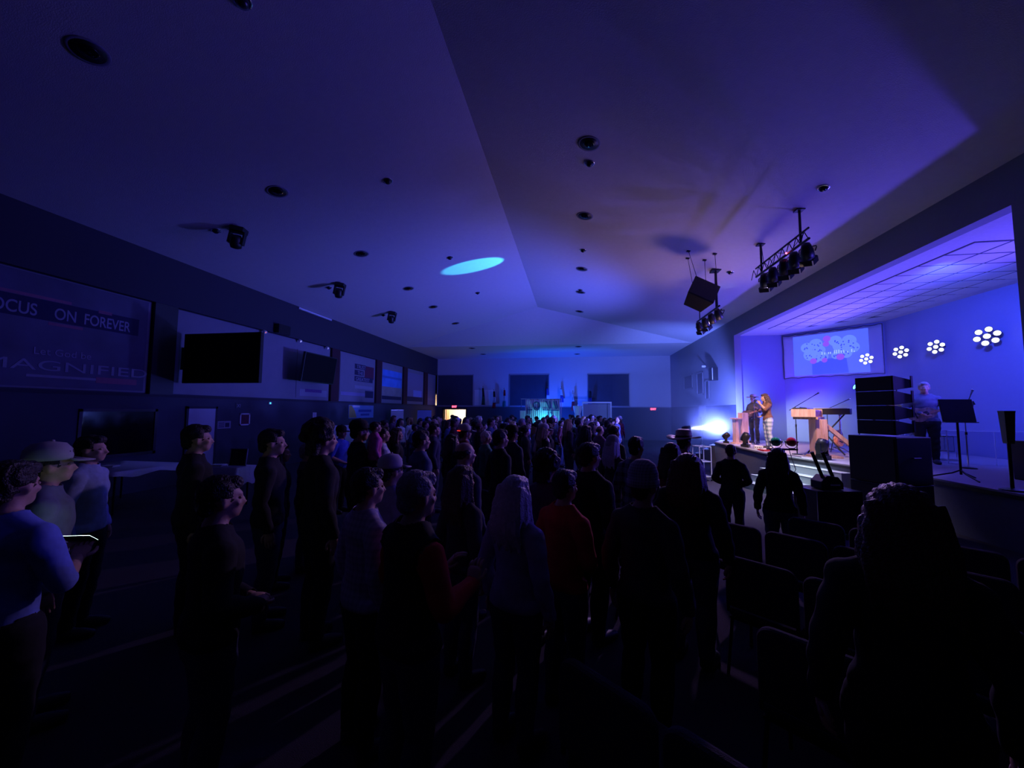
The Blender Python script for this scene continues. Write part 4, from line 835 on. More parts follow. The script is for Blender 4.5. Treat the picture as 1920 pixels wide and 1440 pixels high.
# tables along the wall
def cloth_table(label, x0, x1, y0, y1, h, drop):
    r = thing('cloth_table', label, 'table', ((x0+x1)/2,(y0+y1)/2,0)); a, b = (x1-x0)/2, (y1-y0)/2
    bm = B(); box(bm, -a, a, -b, b, h-0.03, h); obj('tabletop', bm, M_wallG, r)
    for sx in (-1, 1):
        for sy in (-1, 1): bm = B(); cyl(bm, (sx*(a-0.1),sy*(b-0.1),0), (sx*(a-0.1),sy*(b-0.1),h-0.03), 0.018, None, 8); obj('leg', bm, M_blackm, r)
    bm = B(); n = 56; per = []
    for k in range(n):
        q = 4*k/n; e = int(q); f_ = q-e
        per.append([(-a+2*a*f_,-b),(a,-b+2*b*f_),(a-2*a*f_,b),(-a,b-2*b*f_)][e])
    top = [bm.verts.new((px*1.01,py*1.01,h+0.006)) for px, py in per]; bm.faces.new(top)
    bot = [bm.verts.new((px*(1.03+0.02*math.sin(i*1.9)),py*(1.03+0.02*math.sin(i*1.9)),h-drop-0.03*math.sin(i*0.8))) for i, (px, py) in enumerate(per)]
    for k in range(n): bm.faces.new((top[k],bot[k],bot[(k+1) % n],top[(k+1) % n]))
    obj('tablecloth', bm, M_cloth, r, True); return r
cloth_table('long wall table with white cloth below the dark serving window', -10.1, -8.4, 5.95, 7.35, 0.80, 0.09)
cloth_table('small table with white cloth draped low and a frame on it', -7.55, -6.7, 6.85, 7.35, 0.80, 0.34)
ef = thing('desk_picture', 'thin white edged dark frame leaning upright on small cloth table', 'picture', (-6.92,7.1,0.812), 0.1)
bm = B(); box(bm, -0.17, 0.17, -0.012, 0.0, 0.0, 0.36, Matrix.Rotation(-0.12, 4, 'X')); obj('picture', bm, M_black, ef)
bm = B()
for q in ((-0.19,0.19,0.345,0.36),(-0.19,0.19,0.0,0.015),(-0.19,-0.175,0.0,0.36),(0.175,0.19,0.0,0.36)): box(bm, q[0], q[1], -0.02, 0.004, q[2], q[3], Matrix.Rotation(-0.12, 4, 'X'))
obj('frame', bm, M_ink, ef)
bm = B(); box(bm, -0.01, 0.01, 0.03, 0.045, 0.0, 0.3, Matrix.Rotation(0.25, 4, 'X')); obj('easel_leg', bm, M_black, ef)
for x, y, lab in ((-9.3,6.5,'stack of pale leaflets on the long wall table'),(-7.35,7.05,'pale folded cloth on the small cloth table')):
    r = thing('leaflet_stack', lab, 'leaflets', (x,y,0.808), 0.3)
    for k in range(3): bm = B(); box(bm, -0.12+0.01*k, 0.12+0.01*k, -0.09, 0.09, 0.012*k, 0.012*k+0.01); obj('leaflet', bm, M_white, r)
db = thing('display_board', 'large white display board on legs at wall behind the peaked cap', 'display board', (-9.75,15.6,0), 1.2)
bm = B(); box(bm, -0.95, 0.95, -0.015, 0.015, 0.48, 1.32); obj('board', bm, mat('white_board', (0.75,0.78,0.82), 0.5, var=0.05), db)
for x in (-0.9,0.9): bm = B(); cyl(bm, (x,0.03,0.0), (x,0.03,1.3), 0.018, None, 8); box(bm, x-0.02, x+0.02, -0.25, 0.25, 0, 0.03); obj('leg', bm, M_chrome, db)
# ================================================================== FAR WALL FURNISHINGS
def exit_sign(label, x, z):
    r = thing('exit_sign', label, 'exit sign', (x, D-0.002, z))
    bm = B(); box(bm, -0.21, 0.21, -0.06, 0.0, -0.11, 0.11); obj('housing', bm, M_black, r, bevel=0.006)
    bm = B(); box(bm, -0.19, 0.19, -0.064, -0.06, -0.09, 0.09); obj('face', bm, mat('sign_face', (0.2,0.02,0.03), 0.5, var=0, emit=0.5, ecol=(1.0,0.05,0.12)), r)
    lettering('EXIT', 0.18, wallmat((-0.165,-0.066,-0.062),(1,0,0),(0,0,1)), emis('exit_red', (1.0,0.10,0.20), 4.0), r, bold=0.006)
exit_sign('red glowing EXIT sign above the lit doorway', -8.93, 2.27)
exit_sign('red glowing EXIT sign near the corner by the stage', 5.46, 2.16)
fs = thing('wall_screen', 'pale wide screen on the far wall behind the flags', 'screen', (-6.64, D-0.002, 2.94))
bm = B(); box(bm, -0.72, 0.72, -0.03, 0.0, -0.55, 0.55); obj('panel', bm, M_white, fs); bm = B(); box(bm, -0.75, 0.75, -0.045, 0.0, 0.55, 0.6); obj('roller_case', bm, M_white, fs)
FL = {'g': mat('flag_green', (0.02,0.12,0.06), 0.9), 'w': mat('flag_white', (0.6,0.6,0.6), 0.9), 'r': mat('flag_red', (0.45,0.03,0.04), 0.9), 'b': mat('flag_blue', (0.04,0.06,0.3), 0.9), 'k': mat('flag_dark', (0.02,0.025,0.03), 0.9), 't': mat('flag_teal', (0.05,0.35,0.3), 0.9)}
def flag(label, x, z, bands, h=1.25, y=None):
    y = D-0.35 if y is None else y
    r = thing('hanging_flag', label, 'flag', (x, y, z))
    bm = B(); cyl(bm, (0,D-y,-0.25), (0,-0.12,0.28), 0.014, None, 8); obj('pole', bm, M_chrome, r)
    bm = B(); ell(bm, (0,-0.13,0.31), (0.03,0.03,0.04), 8, 6); obj('finial', bm, M_brass, r)
    n = 14; m_ = 12
    for bi, c_ in enumerate(bands):
        bm = B(); rows = []
        for j in range(m_//len(bands)*bi, m_//len(bands)*(bi+1)+1):
            t = j/m_; wd = 0.10+0.13*t
            rows.append([bm.verts.new((wd*(i/n-0.5)*2*0.6+0.03*math.sin(t*3+x), -0.03+0.05*math.sin(i*1.9+t*2)-0.05*(1-t), 0.2-h*t)) for i in range(n+1)])
        for a, b in zip(rows, rows[1:]):
            for i in range(n): bm.faces.new((a[i],a[i+1],b[i+1],b[i]))
        o = obj('cloth_band', bm, FL[c_], r, True); md = o.modifiers.new('t','SOLIDIFY'); md.thickness = 0.006
flag('dark green hanging flag in front of the pale wide screen', -6.62, 3.45, 'kg')
flag('dark and white hanging flag with red tip beside the pale screen', -5.8, 3.2, 'kwr')
flag('red white and teal hanging flag between pale screen and dark window', -5.03, 3.3, 'rwt')
flag('blue hanging flag above the cloth banner\'s end', -1.83, 3.4, 'bw', 0.9)
flag('pale hanging flag beyond the cloth banner\'s post', -0.86, 3.4, 'wb', 1.0)
flag('red and white hanging flag beside the pale gown shaped cloth', -0.06, 3.1, 'wr', 1.3)
flag('dark hanging flag in front of the second dark window', 1.15, 3.2, 'kb', 0.9)
cb = thing('cloth_banner', 'painted white cloth banner hung on a pipe frame, lit from below', 'banner', (-2.04,24.5,0))
bm = B(); cyl(bm, (-1.32,0,2.74), (1.30,0,2.74), 0.022); obj('top_pipe', bm, M_chrome, cb)
for x in (-1.28,1.26): bm = B(); cyl(bm, (x,0,0), (x,0,2.74), 0.02); box(bm, x-0.2, x+0.2, -0.2, 0.2, 0, 0.02); obj('post', bm, M_chrome, cb)
bm = B(); n = 120; rows = []
for j in range(9): rows.append([bm.verts.new((-1.02+2.2*i/n, 0.03+0.035*math.sin(i*0.95)*(0.5+0.5*j/8), 2.72-1.75*j/8)) for i in range(n+1)])
for a, b in zip(rows, rows[1:]):
    for i in range(n): bm.faces.new((a[i],a[i+1],b[i+1],b[i]))
o = obj('cloth', bm, M_cloth, cb, True); md = o.modifiers.new('t','SOLIDIFY'); md.thickness = 0.006
M_pt = mat('navy_fabric_paint', (0.02,0.04,0.20), 0.9)
bm = B(); zz = -0.035
tube(bm, [(-0.28+0.2*math.cos(a),zz,2.30+0.26*math.sin(a)) for a in [k*0.5 for k in range(14)]], 0.035, 6); tube(bm, [(-0.42,zz,2.25),(-0.25,zz,2.12),(-0.1,zz,2.25)], 0.04, 6)
for p0, p1 in (((0.3,2.62),(0.55,2.1)),((0.55,2.6),(0.62,2.15)),((0.8,2.6),(0.95,2.1)),((0.95,2.62),(1.05,2.15)),((-0.85,2.2),(-0.85,1.75)),((-0.7,2.2),(-0.7,1.75)),((-0.9,2.05),(-0.55,2.05)),((0.1,2.05),(1.1,2.02)),((0.45,1.95),(0.45,1.55)),((0.6,1.95),(0.72,1.6))): tube(bm, [(p0[0],zz,p0[1]),(p1[0],zz,p1[1])], 0.03, 6)
obj('painted_marks', bm, M_pt, cb)
bm = B(); box(bm, -1.36, -1.0, -0.06, -0.02, 1.45, 2.0); obj('side_placard', bm, M_cloth, cb, bevel=0.02)
uf = thing('floor_uplight', 'glowing blue-white floor uplight at the foot of cloth banner', 'stage light', (-1.85,23.9,0)); bm = B(); box(bm, -0.25, 0.25, -0.1, 0.1, 0.0, 0.75); obj('case', bm, M_black, uf, bevel=0.02); bm = B(); box(bm, -0.22, 0.22, -0.08, 0.08, 0.75, 0.77); obj('lens', bm, emis('uplight_lens', (0.35,0.9,1.0), 25), uf)
gw = thing('gown_cloth', 'pale gown shaped cloth hanging from a stand beside the booth', 'cloth', (0.25,25.0,0))
bm = B(); cyl(bm, (0,0,0), (0,0,2.4), 0.02); cyl(bm, (-0.3,0,2.3), (0.3,0,2.3), 0.015); box(bm, -0.25, 0.25, -0.2, 0.2, 0, 0.02); obj('stand', bm, M_chrome, gw)
bm = B(); rows = []
for j, (z, r_) in enumerate(((2.32,0.28),(2.1,0.25),(1.8,0.17),(1.4,0.24),(0.9,0.32),(0.5,0.38))): rows.append([bm.verts.new((r_*math.cos(a)*(1+0.08*math.sin(a*9)),0.6*r_*math.sin(a)*(1+0.08*math.sin(a*9)),z)) for a in [2*PI*k/40 for k in range(40)]])
for a, b in zip(rows, rows[1:]):
    for k in range(40): bm.faces.new((a[k],a[(k+1) % 40],b[(k+1) % 40],b[k]))
obj('cloth', bm, M_cloth, gw, True)
bo = thing('display_booth', 'pale walled display booth with top rail by the far wall', 'booth', (1.45,25.1,0))
bm = B(); box(bm, -0.85, 0.85, 0.3, 0.34, 0.0, 2.45); obj('back_panel', bm, M_wallG, bo)
bm = B(); box(bm, -0.9, 0.9, -0.3, -0.26, 2.5, 2.58); box(bm, -0.9, 0.9, 0.3, 0.34, 2.5, 2.58); obj('top_rail', bm, M_white, bo)
for x in (-0.88,0.88):
    for y in (-0.28,0.32): bm = B(); cyl(bm, (x,y,0), (x,y,2.5), 0.02, None, 8); obj('post', bm, M_white, bo)
bm = B(); box(bm, -0.8, 0.8, -0.25, 0.25, 0.9, 0.94); obj('counter', bm, M_white, bo)
# right wall beyond the stage
for i, (y0, y1, z0, z1, lab) in enumerate(((23.1,24.8,3.3,4.15,'wide dark framed picture high on right wall by far corner'),(21.3,22.3,2.9,4.1,'tall dark framed picture between wide picture and wall speaker'),(20.4,21.0,2.6,3.6,'narrow dark framed picture beside the tall one'))):
    r = thing('framed_picture', lab, 'picture', (WR,(y0+y1)/2,(z0+z1)/2)); a, b = (y1-y0)/2, (z1-z0)/2
    bm = B(); box(bm, -0.02, -0.002, -a, a, -b, b); obj('picture', bm, M_curt, r)
    bm = B()
    for q in ((-a,a,b-0.06,b),(-a,a,-b,-b+0.06),(-a,-a+0.06,-b,b),(a-0.06,a,-b,b)): box(bm, -0.04, 0, q[0], q[1], q[2], q[3])
    obj('frame', bm, M_wallG, r)
wsp = thing('wall_speaker', 'dark wall loudspeaker with pale edge at the stage corner', 'loudspeaker', (WR-0.16,19.35,3.77), 0.25)
bm = B(); box(bm, -0.14, 0.14, -0.16, 0.16, -0.30, 0.30); obj('cabinet', bm, M_black, wsp, bevel=0.012); bm = B(); box(bm, -0.145, -0.135, -0.16, -0.12, -0.28, 0.28); obj('edge_strip', bm, M_white, wsp)
bm = B(); box(bm, 0.14, 0.18, -0.05, 0.05, -0.05, 0.05); obj('wall_bracket', bm, M_blackm, wsp)
cm = thing('wall_camera', 'small white camera on the right wall above framed pictures', 'camera', (WR,20.8,4.3)); bm = B(); box(bm, -0.22, -0.04, -0.05, 0.05, -0.05, 0.05); obj('body', bm, M_white, cm, bevel=0.01); bm = B(); cyl(bm, (-0.24,0,0), (-0.21,0,0), 0.03); obj('lens', bm, M_black, cm); bm = B(); cyl(bm, (-0.1,0,0), (0,0,0.0), 0.02); obj('bracket', bm, M_white, cm)
hp = thing('hall_speaker', 'dark loudspeaker on a pole by the far end of stage', 'loudspeaker', (6.2,20.2,0)); bm = B(); prism(bm, [(-0.17,-0.16),(0.17,-0.16),(0.12,0.16),(-0.12,0.16)], 1.75, 2.3); obj('cabinet', bm, M_black, hp, bevel=0.012); bm = B(); cyl(bm, (0,0,0.3), (0,0,1.76), 0.018); obj('pole', bm, M_blackm, hp)
for k in range(3): bm = B(); a = 2.1*k; cyl(bm, (0,0,0.6), (0.4*math.cos(a),0.4*math.sin(a),0.012), 0.012, None, 6); obj('leg', bm, M_blackm, hp)
PEOPLE = [
 (-0.81, 1.87, 1.68, -36.0, 'clap', 'short_grey', None, 'dark_vest', 1, 'grey-haired person clapping in dark vest over red sleeves', None),
 (-1.26, 2.25, 1.63, -36.0, 'sides', 'short_dark', None, 'lavender_check', 1, 'dark-haired person in pale checked shirt beside the clapping person', None),
 (-1.51, 3.06, 1.6, -32.0, 'sides', 'short_dark', 'cap_pale', 'lilac', 1, 'person in pale flat cap and lilac jacket', None),
 (-1.08, 3.77, 1.68, -42.0, 'sides', 'bald', None, 'navy', 1, 'balding broad person in navy jacket amid the seats', None),
 (-0.85, 2.92, 1.56, -37.0, 'sides', 'long_brown', None, 'charcoal', 1, 'person with long brown hair behind the balding person', None),
 (-1.87, 4.57, 1.74, -45.0, 'sides', 'short_dark', None, 'denim', 1, 'person in blue denim jacket with dark back panel', None),
 (-3.22, 6.71, 1.66, -65.0, 'sides', 'long_brown', None, 'black', 1, 'person with long hair and pale face turned to stage', None),
 (-2.77, 4.66, 1.84, -49.0, 'clasp', 'short_dark', 'cap_dark', 'black', 1, 'tall person in dark cap carrying a child in pink', None),
 (-2.9, 5.55, 1.74, -51.0, 'sides', 'short_dark', None, 'floral_white', 0, 'person in white patterned shirt near the yellow wall banner', None),
 (-2.21, 3.14, 1.86, -37.0, 'sides', 'curly_dark', None, 'black', 1, 'tall curly-haired person all in black standing before wall table', None),
 (-2.86, 3.31, 1.8, -54.0, 'sides', 'short_dark', None, 'black', 1, 'person in black with pale face beside the curly-haired person', None),
 (-3.35, 4.01, 1.6, -53.0, 'sides', 'long_dark', None, 'black', 1, 'person with long dark hair in profile against the dark wall', None),
 (-3.36, 4.48, 1.56, -59.0, 'clasp', 'short_grey', None, 'charcoal', 1, 'grey-haired person in charcoal behind the curly-haired person', None),
 (-3.5, 3.13, 1.84, -41.0, 'sides', 'short_dark', None, 'black', 1, 'tall person in black silhouetted against the pale door', None),
 (-1.84, 1.78, 1.64, -34.0, 'clasp', 'short_dark', None, 'black', 1, 'person in black with lit face below the pale door', None),
 (-4.38, 2.91, 1.74, -58.0, 'sides', 'short_dark', None, 'sky_blue', 1, 'person in sky blue shirt by the white cloth table', None),
 (-3.42, 2.06, 1.74, -34.0, 'sides', 'short_dark', 'cap_white', 'slate', 1, 'person in white cap and slate jacket at wall side', None),
 (-2.82, 1.54, 1.72, 15.0, 'phone', 'short_dark', None, 'bright_blue', 0, 'person in bright blue shirt holding a lit phone', None),
 (-0.36, 2.43, 1.58, -31.0, 'sides', 'long_white', None, 'lavender', 1, 'person with long white hair and lavender top', None),
 (-0.23, 3.39, 1.62, -34.0, 'sides', 'curly_dark', None, 'plum', 1, 'person with big curly hair in plum top', None),
 (-0.07, 2.75, 1.58, -41.0, 'clasp', 'short_dark', None, 'red', 1, 'person in bright red hooded jacket', None),
 (0.14, 3.63, 1.7, -45.0, 'sides', 'short_dark', None, 'black', 1, 'broad dark-haired person in plain black amid the seats', None),
 (0.71, 4.64, 1.7, -36.0, 'sides', 'short_dark', None, 'flannel', 1, 'person in checked flannel shirt near the aisle', None),
 (0.57, 5.86, 1.6, -51.0, 'sides', 'long_white', 'beanie_white', 'charcoal', 1, 'person in white knit hat behind the flannel shirt', None),
 (0.68, 6.91, 1.74, -52.0, 'clasp', 'short_dark', None, 'olive', 1, 'person in olive jacket turned in profile by the aisle', None),
 (0.44, 2.59, 1.64, -37.0, 'sides', 'short_dark', 'beanie_grey', 'charcoal', 1, 'person in speckled grey knit hat at the aisle seats', None),
 (1.42, 5.34, 1.72, -45.0, 'sides', 'short_dark', 'cowboy', 'black', 1, 'person in wide brimmed straw hat at the aisle', None),
 (1.14, 4.82, 1.62, -36.0, 'sides', 'long_dark', None, 'maroon', 1, 'person with long dark hair behind the straw hat', None),
 (0.94, 3.43, 1.64, -33.0, 'sides', 'long_brown', None, 'black', 1, 'broad person with shoulder length brown hair by the seats', None),
 (2.35, 6.35, 1.5, -28.0, 'clasp', 'short_dark', None, 'black', 1, 'short-haired child in black hooded top standing before the stage', None),
 (2.49, 5.27, 1.55, -29.0, 'sides', 'long_dark', None, 'black', 1, 'person with very long dark hair standing before stage steps', None),
 (1.21, 1.69, 1.72, -23.0, 'sides', 'long_brown', None, 'black', 1, 'person with fuzzy brown hair seen from behind at row end', None),
 (-1.56, 6.82, 1.62, -55.0, 'sides', 'short_white', None, 'green', 1, 'white-haired person in green patterned jacket', None),
 (-1.82, 6.34, 1.74, -50.0, 'sides', 'short_dark', 'cap_white', 'maroon', 1, 'person in white cap with a red light strip', None),
 (-1.86, 5.79, 1.62, -52.0, 'sides', 'long_dark', None, 'black', 1, 'person with long dark hair and pale cheek behind the balding person', None),
 (-0.97, 5.1, 1.74, -50.0, 'sides', 'short_dark', None, 'black', 1, 'dark-haired person in black beside the white-haired person', None),
 (-0.98, 6.16, 1.74, -40.0, 'sides', 'short_dark', 'cap_dark', 'navy', 1, 'person in dark cap and navy jacket amid the crowd', None),
 (-0.69, 8.73, 1.7, -52.0, 'sides', 'long_brown', None, 'white', 0, 'person with brown hair in white sleeveless top', None),
 (-0.14, 10.57, 1.76, -66.0, 'sides', 'long_blond', None, 'charcoal', 1, 'person with long streaky blond hair in charcoal', None),
 (0.4, 11.41, 1.7, -75.0, 'sides', 'short_white', None, 'white', 1, 'white-haired person in white shirt near the booth', None),
 (-2.76, 7.42, 1.72, -65.0, 'sides', 'short_dark', None, 'navy', 1, 'person in navy with dark hair near the lit doorway', None),
 (-4.55, 7.03, 1.66, -95.0, 'clasp', 'short_dark', 'cap_dark', 'blue_tee', 0, 'person in peaked cap and blue shirt before the white display board', None),
]
CROWD = [
 (-6.98, 13.36, 1.6, -82, 'clasp', 'short_dark', None, 'maroon'), (-6.65, 12.92, 1.59, -84, 'clasp', 'curly_dark', None, 'maroon'), (-5.81, 12.38, 1.7, -96, 'sides', 'long_dark', None, 'white'), (-5.0, 11.63, 1.54, -96, 'clasp', 'short_dark', None, 'denim'),
 (-4.47, 11.2, 1.66, -75, 'clasp', 'short_dark', None, 'charcoal'), (-4.01, 10.77, 1.74, -72, 'sides', 'bald', None, 'charcoal'), (-3.24, 10.22, 1.75, -71, 'sides', 'short_dark', None, 'maroon'), (-2.81, 9.84, 1.53, -69, 'sides', 'long_brown', None, 'lavender'),
 (-2.36, 9.48, 1.69, -64, 'clasp', 'bald', None, 'black'), (-1.53, 8.74, 1.59, -73, 'clasp', 'long_dark', None, 'maroon'), (-0.61, 7.92, 1.71, -65, 'clasp', 'long_blond', 'cap_pale', 'black'), (0.23, 7.26, 1.72, -59, 'sides', 'long_dark', None, 'olive'),
 (-7.18, 14.63, 1.76, -92, 'clasp', 'long_brown', None, 'plum'), (-6.76, 14.27, 1.62, -100, 'sides', 'short_dark', None, 'plum'), (-6.16, 13.97, 1.69, -103, 'sides', 'long_blond', None, 'white'), (-5.5, 13.3, 1.65, -95, 'sides', 'short_dark', None, 'black'),
 (-4.88, 12.76, 1.55, -84, 'clasp', 'short_dark', None, 'maroon'), (-4.01, 12.05, 1.68, -86, 'clasp', 'long_brown', None, 'denim'), (-3.21, 11.47, 1.58, -93, 'clasp', 'short_dark', None, 'charcoal'), (-2.85, 11.09, 1.67, -72, 'clasp', 'curly_dark', 'cap_dark', 'plum'),
 (-2.32, 10.68, 1.78, -83, 'clasp', 'short_dark', None, 'denim'), (-1.89, 10.35, 1.62, -78, 'clasp', 'short_dark', 'cap_dark', 'black'), (-1.19, 9.64, 1.58, -68, 'sides', 'curly_dark', None, 'charcoal'), (-0.6, 9.3, 1.64, -74, 'clasp', 'curly_dark', 'cap_dark', 'black'),
 (0.25, 8.45, 1.66, -47, 'clasp', 'short_grey', 'cap_dark', 'olive'), (-7.14, 15.93, 1.67, -92, 'sides', 'short_dark', None, 'slate'), (-5.76, 14.73, 1.67, -108, 'clasp', 'curly_dark', 'cap_pale', 'charcoal'), (-5.08, 14.03, 1.6, -87, 'sides', 'long_blond', None, 'lavender'),
 (-4.19, 13.29, 1.79, -104, 'clasp', 'short_dark', None, 'black'), (-3.7, 13.05, 1.52, -91, 'clasp', 'long_blond', 'cap_pale', 'lavender'), (-3.2, 12.75, 1.8, -82, 'clasp', 'short_grey', None, 'olive'), (-2.89, 12.3, 1.59, -81, 'clasp', 'short_dark', None, 'charcoal'),
 (-2.5, 11.94, 1.59, -84, 'clasp', 'long_dark', None, 'olive'), (-2.04, 11.54, 1.63, -93, 'clasp', 'short_grey', None, 'plum'), (-1.51, 11.23, 1.76, -69, 'clasp', 'short_grey', None, 'black'), (-1.07, 10.84, 1.61, -86, 'sides', 'long_blond', 'cap_dark', 'slate'),
 (0.19, 9.86, 1.63, -69, 'sides', 'short_dark', None, 'charcoal'), (0.61, 9.5, 1.65, -58, 'clasp', 'bald', None, 'plum'), (-7.11, 17.23, 1.61, -110, 'sides', 'long_dark', None, 'slate'), (-6.38, 16.48, 1.65, -100, 'clasp', 'bald', 'cap_dark', 'lavender'),
 (-5.85, 16.14, 1.71, -102, 'clasp', 'bald', None, 'charcoal'), (-5.4, 15.76, 1.58, -111, 'clasp', 'long_dark', None, 'black'), (-4.66, 15.1, 1.69, -107, 'sides', 'long_brown', 'cap_pale', 'charcoal'), (-4.17, 14.68, 1.72, -105, 'sides', 'long_dark', None, 'olive'),
 (-3.74, 14.31, 1.69, -105, 'sides', 'long_dark', None, 'plum'), (-2.91, 13.65, 1.64, -90, 'clasp', 'short_grey', None, 'plum'), (-2.02, 12.85, 1.63, -84, 'clasp', 'long_blond', None, 'slate'), (-1.52, 12.46, 1.59, -90, 'clasp', 'long_brown', None, 'black'),
 (-0.67, 11.79, 1.74, -92, 'clasp', 'curly_dark', 'cap_dark', 'black'), (0.48, 10.65, 1.68, -78, 'clasp', 'long_dark', None, 'black'), (0.94, 10.32, 1.66, -61, 'clasp', 'short_dark', None, 'black'), (-6.7, 18.0, 1.69, -121, 'clasp', 'long_brown', 'cap_dark', 'white'),
 (-6.29, 17.62, 1.68, -99, 'clasp', 'long_dark', None, 'black'), (-5.55, 17.0, 1.6, -120, 'sides', 'long_blond', None, 'plum'), (-5.04, 16.68, 1.6, -112, 'clasp', 'short_grey', 'cap_dark', 'white'), (-4.18, 15.92, 1.62, -119, 'clasp', 'short_dark', None, 'black'),
 (-3.83, 15.5, 1.78, -97, 'sides', 'short_dark', None, 'black'), (-3.26, 15.3, 1.54, -114, 'sides', 'long_blond', None, 'maroon'), (-2.98, 14.75, 1.54, -114, 'sides', 'bald', None, 'denim'), (-2.48, 14.53, 1.72, -109, 'clasp', 'long_dark', None, 'lavender'),
 (-2.05, 14.12, 1.53, -95, 'clasp', 'short_grey', 'cap_dark', 'denim'), (-1.59, 13.66, 1.58, -104, 'clasp', 'short_dark', None, 'lavender'), (-1.11, 13.33, 1.57, -86, 'sides', 'short_grey', None, 'lavender'), (0.18, 12.38, 1.72, -91, 'sides', 'curly_dark', None, 'plum'),
 (0.6, 11.98, 1.54, -85, 'clasp', 'long_blond', None, 'charcoal'), (0.98, 11.6, 1.73, -74, 'sides', 'short_dark', None, 'black'), (-5.98, 18.56, 1.73, -113, 'clasp', 'short_grey', 'cap_dark', 'olive'), (-5.55, 18.21, 1.55, -125, 'sides', 'long_blond', 'cap_pale', 'navy'),
 (-5.02, 17.94, 1.53, -113, 'sides', 'long_blond', None, 'black'), (-4.58, 17.58, 1.6, -115, 'sides', 'long_dark', None, 'denim'), (-3.3, 16.42, 1.78, -123, 'clasp', 'short_dark', None, 'black'), (-2.61, 15.85, 1.64, -113, 'sides', 'short_dark', None, 'charcoal'),
 (-2.09, 15.43, 1.55, -116, 'sides', 'short_dark', 'cap_dark', 'slate'), (-1.28, 14.73, 1.64, -98, 'sides', 'long_dark', None, 'denim'), (-0.45, 14.02, 1.65, -101, 'sides', 'short_dark', None, 'maroon'), (0.99, 12.87, 1.53, -98, 'sides', 'short_grey', None, 'maroon'),
 (-5.2, 19.13, 1.62, -118, 'clasp', 'long_blond', None, 'charcoal'), (-4.66, 18.74, 1.55, -108, 'sides', 'short_grey', None, 'charcoal'), (-3.81, 18.12, 1.67, -127, 'clasp', 'long_brown', None, 'white'), (-3.4, 17.68, 1.53, -116, 'clasp', 'long_brown', None, 'charcoal'),
 (-2.61, 17.08, 1.55, -115, 'sides', 'curly_dark', None, 'charcoal'), (-2.05, 16.6, 1.55, -111, 'clasp', 'short_grey', 'cap_dark', 'slate'), (-1.22, 16.03, 1.72, -124, 'sides', 'long_brown', None, 'black'), (-0.81, 15.62, 1.78, -112, 'clasp', 'short_grey', 'cap_pale', 'black'),
 (0.48, 14.49, 1.72, -119, 'sides', 'short_grey', None, 'plum'), (-3.96, 19.43, 1.61, -117, 'sides', 'bald', None, 'maroon'), (-2.97, 18.69, 1.74, -130, 'sides', 'curly_dark', None, 'black'), (-2.11, 17.92, 1.72, -125, 'sides', 'curly_dark', None, 'black'),
 (-1.64, 17.62, 1.57, -133, 'clasp', 'bald', None, 'maroon'), (-0.79, 16.84, 1.73, -110, 'clasp', 'bald', None, 'slate'), (0.05, 16.22, 1.71, -131, 'clasp', 'long_dark', None, 'olive'), (0.44, 15.79, 1.57, -112, 'clasp', 'bald', None, 'plum'),
 (0.9, 15.41, 1.6, -114, 'sides', 'bald', None, 'charcoal'), (-4.36, 21.09, 1.71, -134, 'clasp', 'short_dark', None, 'black'), (-3.94, 20.53, 1.7, -123, 'clasp', 'long_blond', None, 'lavender'), (-3.01, 19.84, 1.63, -139, 'clasp', 'short_dark', 'cap_dark', 'maroon'),
 (-2.17, 19.22, 1.53, -138, 'clasp', 'long_brown', None, 'olive'), (-1.79, 18.84, 1.69, -135, 'sides', 'short_dark', 'cap_dark', 'black'), (-1.26, 18.37, 1.73, -126, 'sides', 'long_brown', None, 'lavender'), (-0.03, 17.38, 1.54, -120, 'sides', 'short_dark', None, 'olive'),
 (0.42, 17.1, 1.76, -127, 'clasp', 'long_blond', None, 'denim'), (0.89, 16.65, 1.53, -120, 'sides', 'short_dark', None, 'navy'), (1.7, 15.95, 1.77, -122, 'sides', 'bald', None, 'navy'), (-3.47, 21.49, 1.53, -141, 'clasp', 'short_grey', None, 'slate'),
 (-2.25, 20.39, 1.6, -141, 'sides', 'long_brown', None, 'olive'), (-1.32, 19.82, 1.7, -140, 'sides', 'short_dark', None, 'white'), (-0.53, 19.08, 1.63, -125, 'clasp', 'short_grey', 'cap_dark', 'charcoal'), (-0.02, 18.71, 1.65, -135, 'sides', 'short_grey', None, 'plum'),
 (0.81, 17.88, 1.78, -125, 'clasp', 'curly_dark', 'cap_pale', 'olive'), (1.66, 17.17, 1.6, -138, 'sides', 'short_dark', None, 'charcoal'), (-1.4, 21.02, 1.78, -127, 'sides', 'bald', None, 'maroon'), (-0.95, 20.6, 1.6, -142, 'sides', 'long_blond', None, 'black'),
 (-0.06, 19.85, 1.76, -140, 'clasp', 'short_dark', 'cap_dark', 'charcoal'), (0.79, 19.24, 1.76, -133, 'clasp', 'short_grey', 'cap_pale', 'black'), (1.24, 18.84, 1.77, -128, 'clasp', 'short_dark', None, 'black'), (1.69, 18.56, 1.68, -146, 'clasp', 'long_dark', None, 'slate'),
 (2.04, 18.14, 1.74, -150, 'sides', 'long_dark', 'cap_pale', 'maroon'), (-0.19, 21.3, 1.79, -149, 'clasp', 'short_dark', None, 'lavender'), (0.22, 20.92, 1.76, -138, 'sides', 'short_dark', None, 'denim'), (0.7, 20.43, 1.69, -143, 'clasp', 'short_dark', None, 'white'),
 (1.24, 20.07, 1.73, -142, 'sides', 'short_dark', None, 'black'), (1.92, 19.46, 1.6, -150, 'sides', 'short_dark', None, 'charcoal'), (1.12, 21.44, 1.74, -138, 'sides', 'long_blond', None, 'lavender'), (1.62, 20.97, 1.64, -139, 'clasp', 'long_brown', None, 'plum'),
